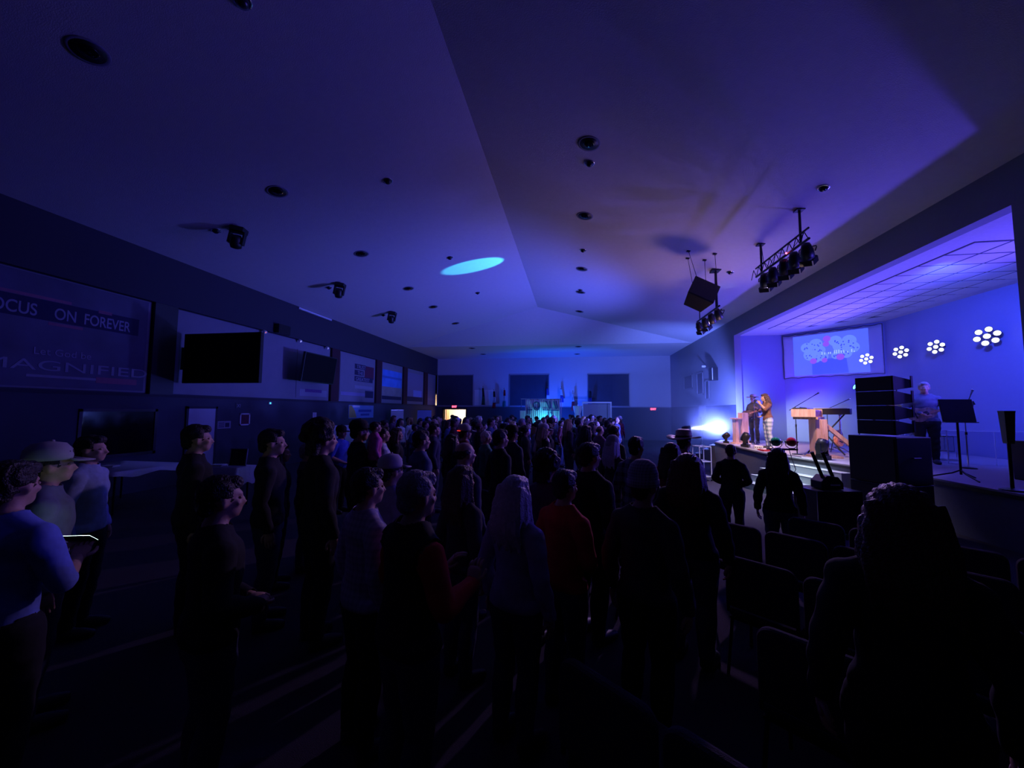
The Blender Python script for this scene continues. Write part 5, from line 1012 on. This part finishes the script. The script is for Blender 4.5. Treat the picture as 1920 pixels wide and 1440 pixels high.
 (2.32, 20.32, 1.73, -156, 'clasp', 'long_brown', 'cap_pale', 'navy'),
]
# ================================================================== PEOPLE
def col_mat(n, c, **k): return mat('cloth_'+n, c, 0.9, var=0.25, scale=25, bump=0.3, bscale=14, **k)
CLOTH = {
 'black': col_mat('black', (0.012,0.012,0.016)), 'charcoal': col_mat('charcoal', (0.05,0.05,0.055)), 'navy': col_mat('navy', (0.03,0.035,0.08)),
 'plum': col_mat('plum', (0.12,0.05,0.12)), 'maroon': col_mat('maroon', (0.14,0.02,0.03)), 'denim': col_mat('denim', (0.08,0.12,0.25)), 'olive': col_mat('olive', (0.06,0.09,0.05)),
 'lavender': col_mat('lavender', (0.42,0.36,0.55)), 'white': col_mat('white', (0.65,0.65,0.68)), 'slate': col_mat('slate', (0.15,0.17,0.24)), 'lilac': col_mat('lilac', (0.38,0.32,0.5)),
 'sky_blue': col_mat('sky_blue', (0.30,0.38,0.65)), 'bright_blue': col_mat('bright_blue', (0.16,0.24,0.62)), 'red': col_mat('red', (0.62,0.03,0.02)), 'green': col_mat('green', (0.06,0.22,0.16)),
 'blue_tee': col_mat('blue_tee', (0.05,0.10,0.6)), 'brown': col_mat('brown', (0.22,0.10,0.05)), 'pink': col_mat('pink', (0.6,0.10,0.35)), 'jean': col_mat('jean', (0.04,0.05,0.10)),
 'lavender_check': plaid('pale_check', (0.55,0.50,0.62), (0.33,0.32,0.45), 30, 26), 'flannel': plaid('flannel_check', (0.25,0.24,0.30), (0.03,0.03,0.05), 10, 9),
 'floral_white': plaid('white_pattern', (0.62,0.64,0.72), (0.28,0.33,0.55), 22, 17), 'plaid_blue': plaid('blue_plaid', (0.62,0.68,0.70), (0.14,0.24,0.30), 9, 8), 'dark_vest': col_mat('dark_vest', (0.02,0.02,0.022)),
}
M_skin = mat('skin', (0.55,0.33,0.24), 0.55, var=0.08, scale=30, bump=0.05, bscale=120)
M_skin2 = mat('skin_deep', (0.30,0.16,0.10), 0.55, var=0.08, scale=30)
M_eye = mat('eye', (0.03,0.02,0.02), 0.1, var=0)
M_shoe = mat('shoe', (0.03,0.03,0.03), 0.5)
HAIRC = {n: mat('hair_'+n, c, 0.5, var=0.45, scale=40, bump=0.6, bscale=90) for n, c in (('dark',(0.02,0.014,0.01)),('brown',(0.09,0.045,0.025)),('grey',(0.35,0.33,0.34)),('white',(0.68,0.66,0.72)),('blond',(0.45,0.30,0.14)))}

def remesh(bm, voxel, smooth=3):
    me = bpy.data.meshes.new('tmp'); bm.to_mesh(me); bm.free()
    o = bpy.data.objects.new('tmp', me); COL.objects.link(o)
    r = o.modifiers.new('r', 'REMESH'); r.mode = 'VOXEL'; r.voxel_size = voxel; r.use_smooth_shade = True
    s = o.modifiers.new('s', 'SMOOTH'); s.factor = 0.5; s.iterations = smooth
    bpy.context.view_layer.update()
    out = bpy.data.meshes.new_from_object(o.evaluated_get(bpy.context.evaluated_depsgraph_get()))
    bpy.data.objects.remove(o); bpy.data.meshes.remove(me)
    return out
POSES = {   # elbow, wrist, hand direction for (right, left); lean
 'sides': (((0.245,-0.05,1.13),(0.265,0.03,0.89),(0.0,0.12,-1)), None, 0.0),
 'clasp': (((0.26,-0.03,1.14),(0.09,0.20,1.02),(-0.7,0.3,0.1)), None, 0.02),
 'clap':  (((0.27,0.02,1.14),(0.13,0.30,1.15),(-0.35,0.5,0.75)), None, 0.05),
 'hips':  (((0.33,-0.06,1.18),(0.19,0.08,1.02),(-0.6,0.5,-0.2)), None, 0.0),
 'phone': (((0.25,0.04,1.13),(0.08,0.30,1.16),(-0.3,0.6,0.6)), None, 0.04),
 'mic':   (((0.24,-0.04,1.14),(0.12,0.16,1.03),(-0.7,0.4,-0.1)), ((-0.22,0.13,1.27),(-0.09,0.21,1.47),(0.5,-0.05,0.5)), 0.10),
 'guitar':(((0.30,-0.05,1.16),(0.10,0.24,1.08),(-0.7,0.2,-0.4)), ((-0.29,0.05,1.16),(-0.36,0.27,1.25),(0.2,0.5,0.6)), 0.03),
}
def make_base(pose, voxel, fem):
    """one figure 1.75 m tall, facing +Y: continuous skin mesh plus clothing shells cut from it"""
    R_, L_, lean = POSES[pose]
    if L_ is None: L_ = tuple((-v[0], v[1], v[2]) for v in R_)
    LM = T(0,0,0.95) @ Matrix.Rotation(-lean, 4, 'X') @ T(0,0,-0.95)
    bm = B(); ub = B()
    # torso
    hips, waist, bust = ((0.172,0.135,0.115) if fem else (0.160,0.150,0.110))
    rings = [(0.80,0,0.09,0.08),(0.86,0,0.150,0.11),(0.93,-0.005,hips,0.12),(1.00,-0.005,hips*0.95,0.115),(1.10,0,waist,0.10),(1.20,0.005,waist*1.04,0.105),(1.30,0.008,0.165,bust),(1.37,-0.005,0.168,0.105),(1.42,-0.015,0.135,0.085),(1.47,-0.02,0.085,0.065),(1.52,-0.015,0.055,0.058)]
    vs = []; pr = None
    for z, cy, rx, ry in rings:
        ring = [ub.verts.new((rx*math.cos(2*PI*k/20), cy+ry*math.sin(2*PI*k/20), z)) for k in range(20)]
        if pr:
            for k in range(20): ub.faces.new((pr[k], pr[(k+1) % 20], ring[(k+1) % 20], ring[k]))
        else: ub.faces.new(list(reversed(ring)))
        pr = ring
    ub.faces.new(pr)
    # head
    tube(ub, [(0,-0.025,1.43),(0,-0.012,1.50),(0,0.0,1.58)], [0.062,0.055,0.056], 14)
    ell(ub, (0,-0.008,1.655), (0.076,0.096,0.094)); ell(ub, (0,0.030,1.60), (0.060,0.066,0.085)); ell(ub, (0,0.058,1.555), (0.043,0.042,0.040)); ell(ub, (0,0.078,1.537), (0.024,0.020,0.018))
    ell(ub, (0,0.088,1.655), (0.045,0.015,0.012)); tube(ub, [(0,0.088,1.648),(0,0.106,1.618),(0,0.116,1.602),(0,0.100,1.590)], [0.010,0.013,0.017,0.014], 10)
    ell(ub, (0,0.096,1.570), (0.024,0.012,0.007)); ell(ub, (0,0.095,1.559), (0.021,0.011,0.007))
    for s in (-1, 1): ell(ub, (s*0.079,-0.002,1.618), (0.011,0.022,0.034)); ell(ub, (s*0.042,0.072,1.605), (0.022,0.020,0.020))
    # arms
    segs = [('head',(0,0.0,1.56),(0,-0.0,1.70),0.085),('neck',(0,-0.02,1.48),(0,-0.01,1.55),0.055),('torso',(0,0,1.02),(0,-0.01,1.36),0.15),('torso',(-0.12,-0.01,1.38),(0.12,-0.01,1.38),0.075)]
    hands = []
    for s, (e, w_, hd) in ((1, R_), (-1, L_)):
        sh = Vector((s*0.168,-0.012,1.375)); e = Vector(e); w_ = Vector(w_); hd = Vector(hd).normalized()
        tube(ub, [(s*0.08,-0.01,1.395), sh, sh.lerp(e,0.35), sh.lerp(e,0.8), e], [0.055,0.062,0.055,0.046,0.042], 12); ell(ub, sh, (0.060,0.060,0.058)); tube(ub, [(s*0.03,-0.022,1.475),(s*0.09,-0.02,1.435),(s*0.15,-0.015,1.40)], [0.048,0.044,0.04], 10)
        tube(ub, [e, e.lerp(w_,0.25), e.lerp(w_,0.7), w_, w_+hd*0.03], [0.042,0.044,0.034,0.027,0.028], 12); ell(ub, e, (0.042,0.042,0.042))
        hands.append((s, w_, hd, (w_-e).normalized()))
        segs += [('uarm',sh,e,0.05),('farm',e,w_,0.038),('hand',w_+hd*0.02,w_+hd*0.12,0.035)]
    bmesh.ops.transform(ub, matrix=LM, verts=ub.verts)
    # legs
    for s in (-1, 1):
        tube(bm, [(s*0.085,-0.005,0.95),(s*0.095,0,0.86),(s*0.098,0.012,0.68),(s*0.10,0.018,0.50),(s*0.103,-0.012,0.36),(s*0.105,-0.022,0.18),(s*0.105,-0.025,0.08),(s*0.105,-0.025,0.03)], [0.098,0.096,0.076,0.056,0.060,0.044,0.040,0.042], 14)
        tube(bm, [(s*0.105,-0.065,0.04),(s*0.108,0.0,0.045),(s*0.116,0.09,0.036),(s*0.12,0.165,0.026)], [0.036,0.042,0.040,0.026], 12)
    segs = [(n, LM @ Vector(a), LM @ Vector(b), r) for n, a, b, r in segs]
    segs += [('pelvis',(-0.06,-0.005,0.93),(0.06,-0.005,0.93),0.11)]
    for s in (-1, 1): segs += [('leg',(s*0.09,0,0.86),(s*0.10,0.018,0.50),0.08),('leg',(s*0.10,0.018,0.50),(s*0.105,-0.02,0.13),0.05),('foot',(s*0.105,-0.05,0.04),(s*0.12,0.14,0.035),0.04)]
    um = bpy.data.meshes.new('u'); ub.to_mesh(um); ub.free(); bm.from_mesh(um); bpy.data.meshes.remove(um)
    me = remesh(bm, voxel, 4 if voxel < 0.016 else 2)
    V = np.empty(len(me.vertices)*3); me.vertices.foreach_get('co', V); V = V.reshape(-1,3)
    Nn = np.empty(len(me.vertices)*3); me.vertices.foreach_get('normal', Nn); Nn = Nn.reshape(-1,3)
    faces = [tuple(p.vertices) for p in me.polygons]
    best = np.full(len(V), 9.0); lab = np.zeros(len(V), int); names = []
    for i, (n, a, b, r) in enumerate(segs):
        names.append(n); a = np.array(a); b = np.array(b); ab = b-a; t = np.clip(((V-a) @ ab)/(ab @ ab), 0, 1); dd = np.linalg.norm(V-(a+t[:,None]*ab), axis=1)-r
        k = dd < best; best[k] = dd[k]; lab[k] = i
    nm = np.array(names)[lab]
    nz = np.sin(V[:,0]*23+V[:,2]*31)*np.sin(V[:,1]*27-V[:,2]*17)+0.6*np.sin(V[:,2]*47+V[:,0]*13)
    def shell(sel, off, name, wr=0.0035):
        keep = [f for f in faces if all(sel[v] for v in f)]
        used = sorted({v for f in keep for v in f}); ix = {v: i for i, v in enumerate(used)}
        P_ = V[used]+Nn[used]*(off+wr*nz[used][:,None]*np.clip(1,0,1))
        m2 = bpy.data.meshes.new(name); m2.from_pydata([tuple(p) for p in P_], [], [tuple(ix[v] for v in f) for f in keep]); m2.materials.append(None)
        for p in m2.polygons: p.use_smooth = True
        return m2
    tz = V[:,2]
    torso = np.isin(nm, ['torso']) | (np.isin(nm, ['pelvis']) & (tz > 0.90)) | (np.isin(nm, ['neck']) & (tz < 1.475))
    out = {'shirt_long': shell(torso | np.isin(nm, ['uarm','farm']), 0.017, 'shirt'), 'shirt_short': shell(torso | (nm == 'uarm'), 0.015, 'shirt'), 'vest': shell(torso & ~np.isin(nm, ['uarm','farm']), 0.028, 'vest', 0.004),
           'sleeves': shell(np.isin(nm, ['uarm','farm']), 0.017, 'sleeves'), 'trousers': shell(np.isin(nm, ['pelvis','leg']) & (tz > 0.07), 0.016, 'trousers'), 'shoes': shell((nm == 'foot') | ((nm == 'leg') & (tz < 0.10)), 0.010, 'shoes', 0.0)}
    # hands with five fingers, and eyes, joined into the same mesh
    b2 = bmesh.new(); b2.from_mesh(me)
    for s, w_, hd, fa in hands:
        side = hd.cross(Vector((0,0,1)) if abs(hd.z) < 0.85 else Vector((1,0,0))).normalized(); nrm = side.cross(hd).normalized()
        if nrm.dot(Vector((-s,0.2,0))) < 0: nrm = -nrm
        vs = tube(b2, [w_-hd*0.01, w_+hd*0.03, w_+hd*0.065, w_+hd*0.09], [(0.026,0.018),(0.037,0.017),(0.041,0.015),(0.037,0.012)], 10)
        # turn the tube's wide axis onto the knuckle line
        for v in vs:
            d = v.co-w_; h = d.dot(hd); q = d-hd*h
            s0, u0 = frame_from(hd); v.co = w_+hd*h+side*q.dot(s0)+nrm*q.dot(u0)
        allv = list(vs)
        for k, (ln, off) in enumerate(((0.070,0.030),(0.080,0.010),(0.075,-0.011),(0.058,-0.030))):
            p0 = w_+hd*0.082+side*off; p1 = p0+hd*ln*0.42+nrm*0.006; p2 = p1+hd*ln*0.30+nrm*0.018; p3 = p2+hd*ln*0.18+nrm*0.020
            allv += tube(b2, [p0, p1, p2, p3], [0.0098,0.009,0.008,0.006], 7)
        p0 = w_+hd*0.022+side*0.03; p1 = p0+side*0.022+hd*0.022+nrm*0.012; p2 = p1+hd*0.030+side*0.006+nrm*0.010; allv += tube(b2, [p0, p1, p2, p2+hd*0.018], [0.013,0.0115,0.010,0.007], 7)
        bmesh.ops.transform(b2, matrix=LM, verts=allv)
    for f in b2.faces: f.material_index = 0
    n0 = len(b2.faces); b2.faces.ensure_lookup_table(); old = set(b2.faces)
    for s in (-1, 1): ell(b2, LM @ Vector((s*0.031,0.0845,1.632)), (0.013,0.009,0.009), 10, 6)
    for f in b2.faces:
        f.smooth = True
        if f not in old: f.material_index = 1
    b2.to_mesh(me); b2.free(); me.materials.clear(); me.materials.append(M_skin); me.materials.append(M_eye); me.name = 'body'
    out['body'] = me; out['LM'] = LM
    return out
BASE = {}
def base(pose, hi, fem):
    k = (pose, hi, fem)
    if k not in BASE: BASE[k] = make_base(pose, 0.0125 if hi else 0.024, fem)
    return BASE[k]
HAIR = {}
def hair_mesh(style, hi):
    k = (style, hi)
    if k in HAIR: return HAIR[k]
    bm = B(); vx = 0.011 if hi else 0.02
    if style == 'short':
        ell(bm, (0,-0.014,1.668), (0.086,0.104,0.098)); ell(bm, (0,0.055,1.715), (0.06,0.045,0.04)); ell(bm, (0,-0.06,1.60), (0.062,0.05,0.06))
    elif style == 'curly':
        random.seed(5)
        for i in range(60):
            u = random.uniform(-0.35,1); a = random.uniform(0,6.283); q = math.sqrt(1-u*u); y = q*math.sin(a)
            if y > 0.55 and u < 0.45: continue
            r = random.uniform(0.03,0.045); ell(bm, (q*math.cos(a)*0.105,-0.025+y*0.115,1.675+u*0.105), (r,r,r), 8, 6)
        ell(bm, (0,-0.02,1.67), (0.09,0.105,0.10)); tube(bm, [(0,-0.06,1.64),(0,-0.08,1.50)], [(0.10,0.06),(0.085,0.045)], 14)
    elif style == 'bald':
        ell(bm, (0,-0.055,1.63), (0.080,0.060,0.055))
        for s in (-1, 1): ell(bm, (s*0.066,-0.02,1.645), (0.018,0.05,0.035))
    else:
        ell(bm, (0,-0.016,1.668), (0.092,0.108,0.102)); ell(bm, (0,0.045,1.72), (0.062,0.05,0.036))
        low = 1.18 if style == 'verylong' else 1.30
        for i in range(11):
            x = -0.10+0.02*i; yb = -0.085-0.03*math.cos(x*12); wob = 0.012*math.sin(i*2.3)
            tube(bm, [(x*0.8,-0.055-0.03*(1-abs(x)*8),1.70),(x*1.05,yb,1.55),(x*1.15+wob,yb-0.02,1.42),(x*1.1-wob,yb-0.005,low+0.03*math.sin(i*1.7))], [0.030,0.028,0.025,0.010], 8)
        for s in (-1, 1):
            tube(bm, [(s*0.055,0.03,1.725),(s*0.090,0.012,1.63),(s*0.105,0.0,1.52),(s*0.115,0.03,1.40),(s*0.11,0.06,low+0.06)], [0.022,0.026,0.028,0.024,0.010], 8)
            tube(bm, [(s*0.05,-0.02,1.73),(s*0.098,-0.03,1.62),(s*0.118,-0.05,1.50),(s*0.125,-0.05,1.38)], [0.026,0.030,0.030,0.014], 8)
    me = remesh(bm, vx, 2)
    # open the face
    b2 = bmesh.new(); b2.from_mesh(me)
    kill = [f for f in b2.faces if (lambda c: c.y > 0.045 and c.z < 1.69 and (abs(c.x) < 0.078 or style in ('short','bald')))(f.calc_center_median())]
    bmesh.ops.delete(b2, geom=kill, context='FACES')
    for v in b2.verts: v.co += v.normal*0.004*math.sin(v.co.x*240+v.co.z*35)
    for f in b2.faces: f.smooth = True
    b2.to_mesh(me); b2.free(); me.materials.clear(); me.materials.append(None); me.name = 'hair'
    HAIR[k] = me; return me
HATS = {}
def hat_mesh(kind):
    if kind in HATS: return HATS[kind]
    bm = B()
    if kind == 'cap':
        lathe(bm, [(0.100,1.665),(0.104,1.69),(0.098,1.735),(0.070,1.775),(0.0,1.792)], 22, Matrix.Diagonal((0.95,1.12,1,1)) @ T(0,-0.012,0))
        n = 13; a = [bm.verts.new((0.088*math.cos(PI*k/(n-1)),0.085+0.03*math.sin(PI*k/(n-1)),1.675)) for k in range(n)]; b = [bm.verts.new((0.082*math.cos(PI*k/(n-1)),0.105+0.10*math.sin(PI*k/(n-1)),1.655)) for k in range(n)]
        for k in range(n-1): bm.faces.new((a[k],a[k+1],b[k+1],b[k]))
        lathe(bm, [(0.0,1.80),(0.012,1.796),(0.012,1.786)], 8)
    elif kind == 'beanie':
        lathe(bm, [(0.098,1.63),(0.106,1.635),(0.107,1.675),(0.100,1.68),(0.100,1.72),(0.082,1.775),(0.045,1.805),(0.0,1.812)], 26, Matrix.Diagonal((0.96,1.13,1,1)) @ T(0,-0.012,0))
    else:
        lathe(bm, [(0.100,1.695),(0.099,1.74),(0.090,1.785),(0.062,1.803),(0.022,1.785),(0.0,1.78)], 26, Matrix.Diagonal((0.98,1.15,1,1)) @ T(0,-0.012,0))
        n = 40; ri = []; ro = []
        for k in range(n):
            a = 2*PI*k/n; ri.append(bm.verts.new((0.096*math.cos(a),-0.012+0.112*math.sin(a),1.697)))
            up = 0.028*abs(math.cos(a))**2-0.018*abs(math.sin(a)); ro.append(bm.verts.new((0.205*math.cos(a),-0.012+0.235*math.sin(a),1.692+up)))
        for k in range(n): bm.faces.new((ri[k],ri[(k+1) % n],ro[(k+1) % n],ro[k]))
    me = bpy.data.meshes.new('hat'); bmesh.ops.recalc_face_normals(bm, faces=bm.faces); bm.to_mesh(me); bm.free()
    for p in me.polygons: p.use_smooth = True
    me.materials.append(None); HATS[kind] = me; return me
HATC = {'white': mat('cap_cotton', (0.40,0.40,0.44), 0.9), 'pale': mat('pale_felt', (0.45,0.42,0.5), 0.9), 'dark': CLOTH['black'], 'grey': plaid('speckled_knit', (0.42,0.38,0.48), (0.2,0.18,0.24), 60, 55), 'straw': wood('straw_weave', (0.50,0.38,0.26), (0.68,0.55,0.42), (20,20,20))}
def person(label, x, y, z, ht, head, pose='sides', hair='short_dark', hat=None, shirt='black', sleeve=1, pants='jean', group=None, hi=True, skin=None, wx=1.0):
    fem = hair.split('_')[0] in ('long','verylong','curly'); b = base(pose, hi, fem); k = ht/1.75
    root = thing('person', label, 'person', (x,y,z), math.radians(head), group); root.scale = (k*wx, k*wx, k)
    def add(name, me, m, Mx=None):
        o = bpy.data.objects.new(name, me); COL.objects.link(o); o.parent = root
        for i, mm in enumerate(m if isinstance(m, list) else [m]):
            o.material_slots[i].link = 'OBJECT'; o.material_slots[i].material = mm
        if Mx is not None: o.matrix_basis = Mx
        if name in ('shirt','trousers','vest','sleeves','hat'): md = o.modifiers.new('thickness','SOLIDIFY'); md.thickness = 0.004
        return o
    add('body', b['body'], [skin or M_skin, M_eye])
    if shirt == 'dark_vest': add('sleeves', b['sleeves'], CLOTH['red']); add('vest', b['vest'], CLOTH['dark_vest'])
    else: add('shirt', b['shirt_long' if sleeve else 'shirt_short'], CLOTH[shirt])
    add('trousers', b['trousers'], CLOTH[pants]); add('shoes', b['shoes'], M_shoe)
    st_, hc = hair.split('_') if '_' in hair else (hair, 'dark')
    add('hair', hair_mesh(st_, hi), HAIRC[hc if st_ != 'bald' else 'dark'], b['LM'])
    if hat:
        kd, c_ = hat.split('_') if '_' in hat else (hat, 'straw')
        h_ = add('hat', hat_mesh(kd), HATC[c_], b['LM'])
        if kd == 'cowboy':
            bm = B(); lathe(bm, [(0.100,1.70),(0.100,1.722)], 26, Matrix.Diagonal((0.98,1.15,1,1)) @ T(0,-0.012,0)); obj('hat_band', bm, M_black, h_)
    return root
for i, (x, y, ht, hd, pose, hair, hat, sh, sl, lab, ex) in enumerate(PEOPLE):
    if 'very long' in lab: hair = 'verylong_dark'
    pr = person(lab, x, y, 0.0, ht, hd, pose, hair, hat, sh, sl, 'black' if i % 2 else 'jean', 'people standing near the camera and aisle', True, None, 1.12 if 'broad' in lab else 1.0)
    if 'red light strip' in lab:
        bm = B(); tube(bm, [(0.104*math.cos(a),-0.012+0.122*math.sin(a),1.665) for a in [PI*(1.35+0.35*q/12) for q in range(13)]], 0.004, 6); obj('light_strip', bm, emis('red_strip', (1.0,0.05,0.03), 1.6), pr)
for x, y, ht, hd, pose, hair, hat, sh in CROWD:
    fr = 'long-haired' if hair.split('_')[0] in ('long','curly') else ('bald' if hair == 'bald' else 'short-haired')
    zone = 'in the packed middle crowd' if y < 12 else ('in the rear crowd' if y < 17 else 'in the last crowd rows')
    hw = {'cap_dark':' and dark cap','cap_pale':' and pale cap'}.get(hat, '')
    person('%s person in %s clothes%s %s' % (fr, sh, hw, zone), x, y, 0.0, ht, hd, pose, hair, hat, sh, 1, 'jean', 'standing crowd between the seats', y < 9.5, M_skin2 if (int(x*100) % 4 == 0) else None)
# child in pink carried by the tall person in the dark cap
mx = [p for p in PEOPLE if 'carrying a child' in p[9]][0]
person('small child in pink top carried high on an arm', mx[0]+0.25, mx[1]-0.02, 0.86, 0.98, mx[3], 'sides', 'short_dark', None, 'pink', 1, 'jean', None, True, None, 1.15)
# phone in the hands of the person in bright blue
ph = [p for p in PEOPLE if 'lit phone' in p[9]][0]
hv = Vector((-math.sin(math.radians(ph[3])), math.cos(math.radians(ph[3])))); k_ = ph[2]/1.75
pt = thing('phone', 'phone with glowing pale green screen held in both hands', 'phone', (ph[0]+hv.x*0.40*k_, ph[1]+hv.y*0.40*k_, 1.24*k_), math.radians(ph[3]))
Mp = Matrix.Rotation(math.radians(-38), 4, 'X')
bm = B(); box(bm, -0.08, 0.08, -0.04, 0.04, -0.005, 0.004, Mp); obj('case', bm, M_black, pt, bevel=0.003)
bm = B(); box(bm, -0.075, 0.075, -0.036, 0.036, 0.004, 0.006, Mp); obj('screen', bm, emis('phone_screen', (0.65,1.0,0.85), 6), pt)
# performers
person('singer with long brown hair in brown top and pale plaid trousers', 6.02, 13.24, SZ, 1.72, 88, 'mic', 'long_brown', None, 'brown', 0, 'plaid_blue')
person('guitarist in pale brimmed hat behind the singer', 6.62, 15.6, SZ, 1.76, 120, 'guitar', 'short_dark', 'cowboy', 'charcoal', 1, 'black')
person('grey-haired guitarist in dark shirt behind the line array', 8.02, 10.30, SZ, 1.86, 150, 'guitar', 'short_grey', None, 'slate', 1, 'black', None, True, None, 1.08)
def hold(px_, py_, z_, head, k_, off, Mx):
    a = math.radians(head); f_ = Vector((-math.sin(a), math.cos(a))); r_ = Vector((math.cos(a), math.sin(a)))
    return (px_+r_.x*off[0]*k_+f_.x*off[1]*k_, py_+r_.y*off[0]*k_+f_.y*off[1]*k_, z_+off[2]*k_), a
for (px_, py_, hd, kk, lab, mm) in ((6.62,15.6,120,1.0,'dark acoustic guitar played by guitarist in pale hat',wood('dark_spruce',(0.06,0.03,0.02),(0.14,0.07,0.04),(8,1,1))),(8.02,10.30,150,1.06,'pale electric guitar held by grey-haired guitarist',wood('pale_spruce',(0.3,0.2,0.15),(0.5,0.38,0.3),(8,1,1)))):
    loc, a = hold(px_, py_, SZ, hd, kk, (0.08,0.215,1.06), None)
    g_ = thing('held_guitar', lab, 'guitar', loc, a+PI)
    guitar_parts(g_, mm, Matrix.Rotation(math.radians(72), 4, 'Y'))
    bm = B(); tube(bm, [(0.2,0.03,-0.0),(0.1,0.14,0.26),(0.06,0.30,0.38),(-0.1,0.32,0.33),(-0.24,0.2,0.1),(-0.22,0.03,-0.05)], 0.012, 6); obj('strap', bm, M_black, g_)
loc, a = hold(6.02, 13.24, SZ, 88, 1.72/1.75, (-0.02,0.33,1.53), None)
hm = thing('handheld_microphone', 'dark handheld microphone raised to the singer\'s mouth', 'microphone', loc, a)
bm = B(); tube(bm, [(-0.05,0.14,-0.10),(-0.01,0.0,0.0)], [0.014,0.019], 12); obj('handle', bm, M_black, hm, True)
bm = B(); ell(bm, (-0.003,-0.025,0.018), (0.027,0.027,0.027), 14, 10); obj('mesh_head', bm, M_chrome, hm, True)

# ================================================================== CHAIRS
CF = Vector((0.643,0.766)); CT = Vector((0.766,-0.643)); ca = math.atan2(-CF.x, CF.y)
M_uph = mat('chair_fabric', (0.028,0.028,0.045), 0.9, var=0.3, scale=60, bump=0.4, bscale=200)
CH = {}
bm = B(); box(bm, -0.235, 0.235, 0.03, 0.49, 0.40, 0.47); t_ = obj('seat', bm, M_uph, bevel=0.025); CH['seat'] = t_
pts = [(-0.235,0.50),(0.235,0.50)]+[(0.235-0.07+0.07*math.cos(q), 0.81+0.07*math.sin(q)) for q in [k*PI/12 for k in range(7)]]+[(-0.235+0.07+0.07*math.cos(q), 0.81+0.07*math.sin(q)) for q in [PI/2+k*PI/12 for k in range(7)]]
bm = B(); prism(bm, pts, -0.03, 0.03, Matrix.Rotation(PI/2, 4, 'X')); t_ = obj('backrest', bm, M_uph, bevel=0.02); CH['backrest'] = t_
bm = B(); tube(bm, [(-0.225,0.0,0.45),(-0.225,0.0,0.52)], 0.012, 6); tube(bm, [(0.225,0.0,0.45),(0.225,0.0,0.52)], 0.012, 6); box(bm, -0.23, 0.23, 0.03, 0.47, 0.385, 0.40); t_ = obj('seat_frame', bm, M_blackm); CH['seat_frame'] = t_
LEGS = []
for s in (-1, 1):
    for a, b in (((s*0.215,0.05,0.40),(s*0.225,-0.04,0.0)),((s*0.215,0.44,0.40),(s*0.225,0.47,0.0))):
        bm = B(); cyl(bm, a, b, 0.012, None, 6); LEGS.append(obj('leg', bm, M_blackm))
occ = [(p[0], p[1]) for p in PEOPLE]+[(p[0], p[1]) for p in CROWD]
first = True
def chair(x, y, lab):
    global first
    root = thing('stacking_chair', lab, 'chair', (x,y,0), ca, 'dark chairs in diagonal rows')
    for k, o in list(CH.items())+[('leg', l) for l in LEGS]:
        if first: c_ = o
        else: c_ = o.copy(); COL.objects.link(c_)
        c_.parent = root
    first = False
rown = ['row in front of the clapping person','row behind the speckled knit hat','row of the shoulder length brown hair','second row from the stage','front row facing the stage steps']
for i, off in enumerate((1.40,2.39,3.33,4.28,5.05)):
    n_ = 0
    for j in range(4, -10, -1):
        t_ = 0.5*j-0.02; p_ = CF*off+CT*t_
        if p_.x < -2.4: continue
        c_ = p_+CF*0.24
        if any((a-c_.x)**2+(b-c_.y)**2 < 0.50**2 for a, b in occ): continue
        if any((a-p_.x)**2+(b-p_.y)**2 < 0.40**2 for a, b in occ): continue
        chair(p_.x, p_.y, 'padded chair, %s from the aisle in the %s' % (ORD[n_], rown[i])); n_ += 1
# ================================================================== HAZE
def haze(name, shape, dens, label, z0, z1, soft=None):
    m = bpy.data.materials.new(name); m.use_nodes = True; nt = m.node_tree; nt.nodes.clear()
    o_ = nt.nodes.new('ShaderNodeOutputMaterial'); v = nt.nodes.new('ShaderNodeVolumeScatter'); v.inputs['Density'].default_value = dens; v.inputs['Anisotropy'].default_value = 0.2; v.inputs['Color'].default_value = (0.92,0.92,1,1)
    if soft:   # cloud thinning out from the fog outlet
        tc = nt.nodes.new('ShaderNodeTexCoord'); mp = nt.nodes.new('ShaderNodeMapping'); mp.inputs['Location'].default_value = soft[0]; mp.inputs['Scale'].default_value = soft[1]; mp.vector_type = 'TEXTURE'
        ln = nt.nodes.new('ShaderNodeVectorMath'); ln.operation = 'LENGTH'; mr = nt.nodes.new('ShaderNodeMapRange'); mr.inputs[1].default_value = 0.0; mr.inputs[2].default_value = 1.0; mr.inputs[3].default_value = dens; mr.inputs[4].default_value = 0.0
        nt.links.new(tc.outputs['Object'], mp.inputs[0]); nt.links.new(mp.outputs[0], ln.inputs[0]); nt.links.new(ln.outputs['Value'], mr.inputs[0]); nt.links.new(mr.outputs[0], v.inputs['Density'])
    nt.links.new(v.outputs[0], o_.inputs['Volume'])
    bm = B(); prism(bm, shape, z0, z1); h = obj(name, bm, m); tag(h, label, 'haze', None, 'stuff'); return h
haze('stage_haze', [(5.5,15.8),(5.5,12.0),(6.6,9.4),(9.0,9.4),(10.4,10.4),(10.4,14.9),(8.5,17.1),(6.2,17.0)], 0.012, 'thin smoky haze hanging over the stage deck', 0.9, 4.6)
haze('hall_haze', [(3.6,16.2),(5.2,16.2),(6.62,17.6),(6.62,27.5),(2.6,27.5)], 0.035, 'blue smoky haze beside the wall at the far end of stage', 0.05, 4.5)
haze('fog_cloud', [(4.62,15.6),(6.6,15.6),(6.6,17.2),(4.62,17.2)], 0.55, 'bright fog cloud in front of the beam projector', 0.9, 2.5, ((4.6,16.33,1.36),(2.4,1.1,1.1)))
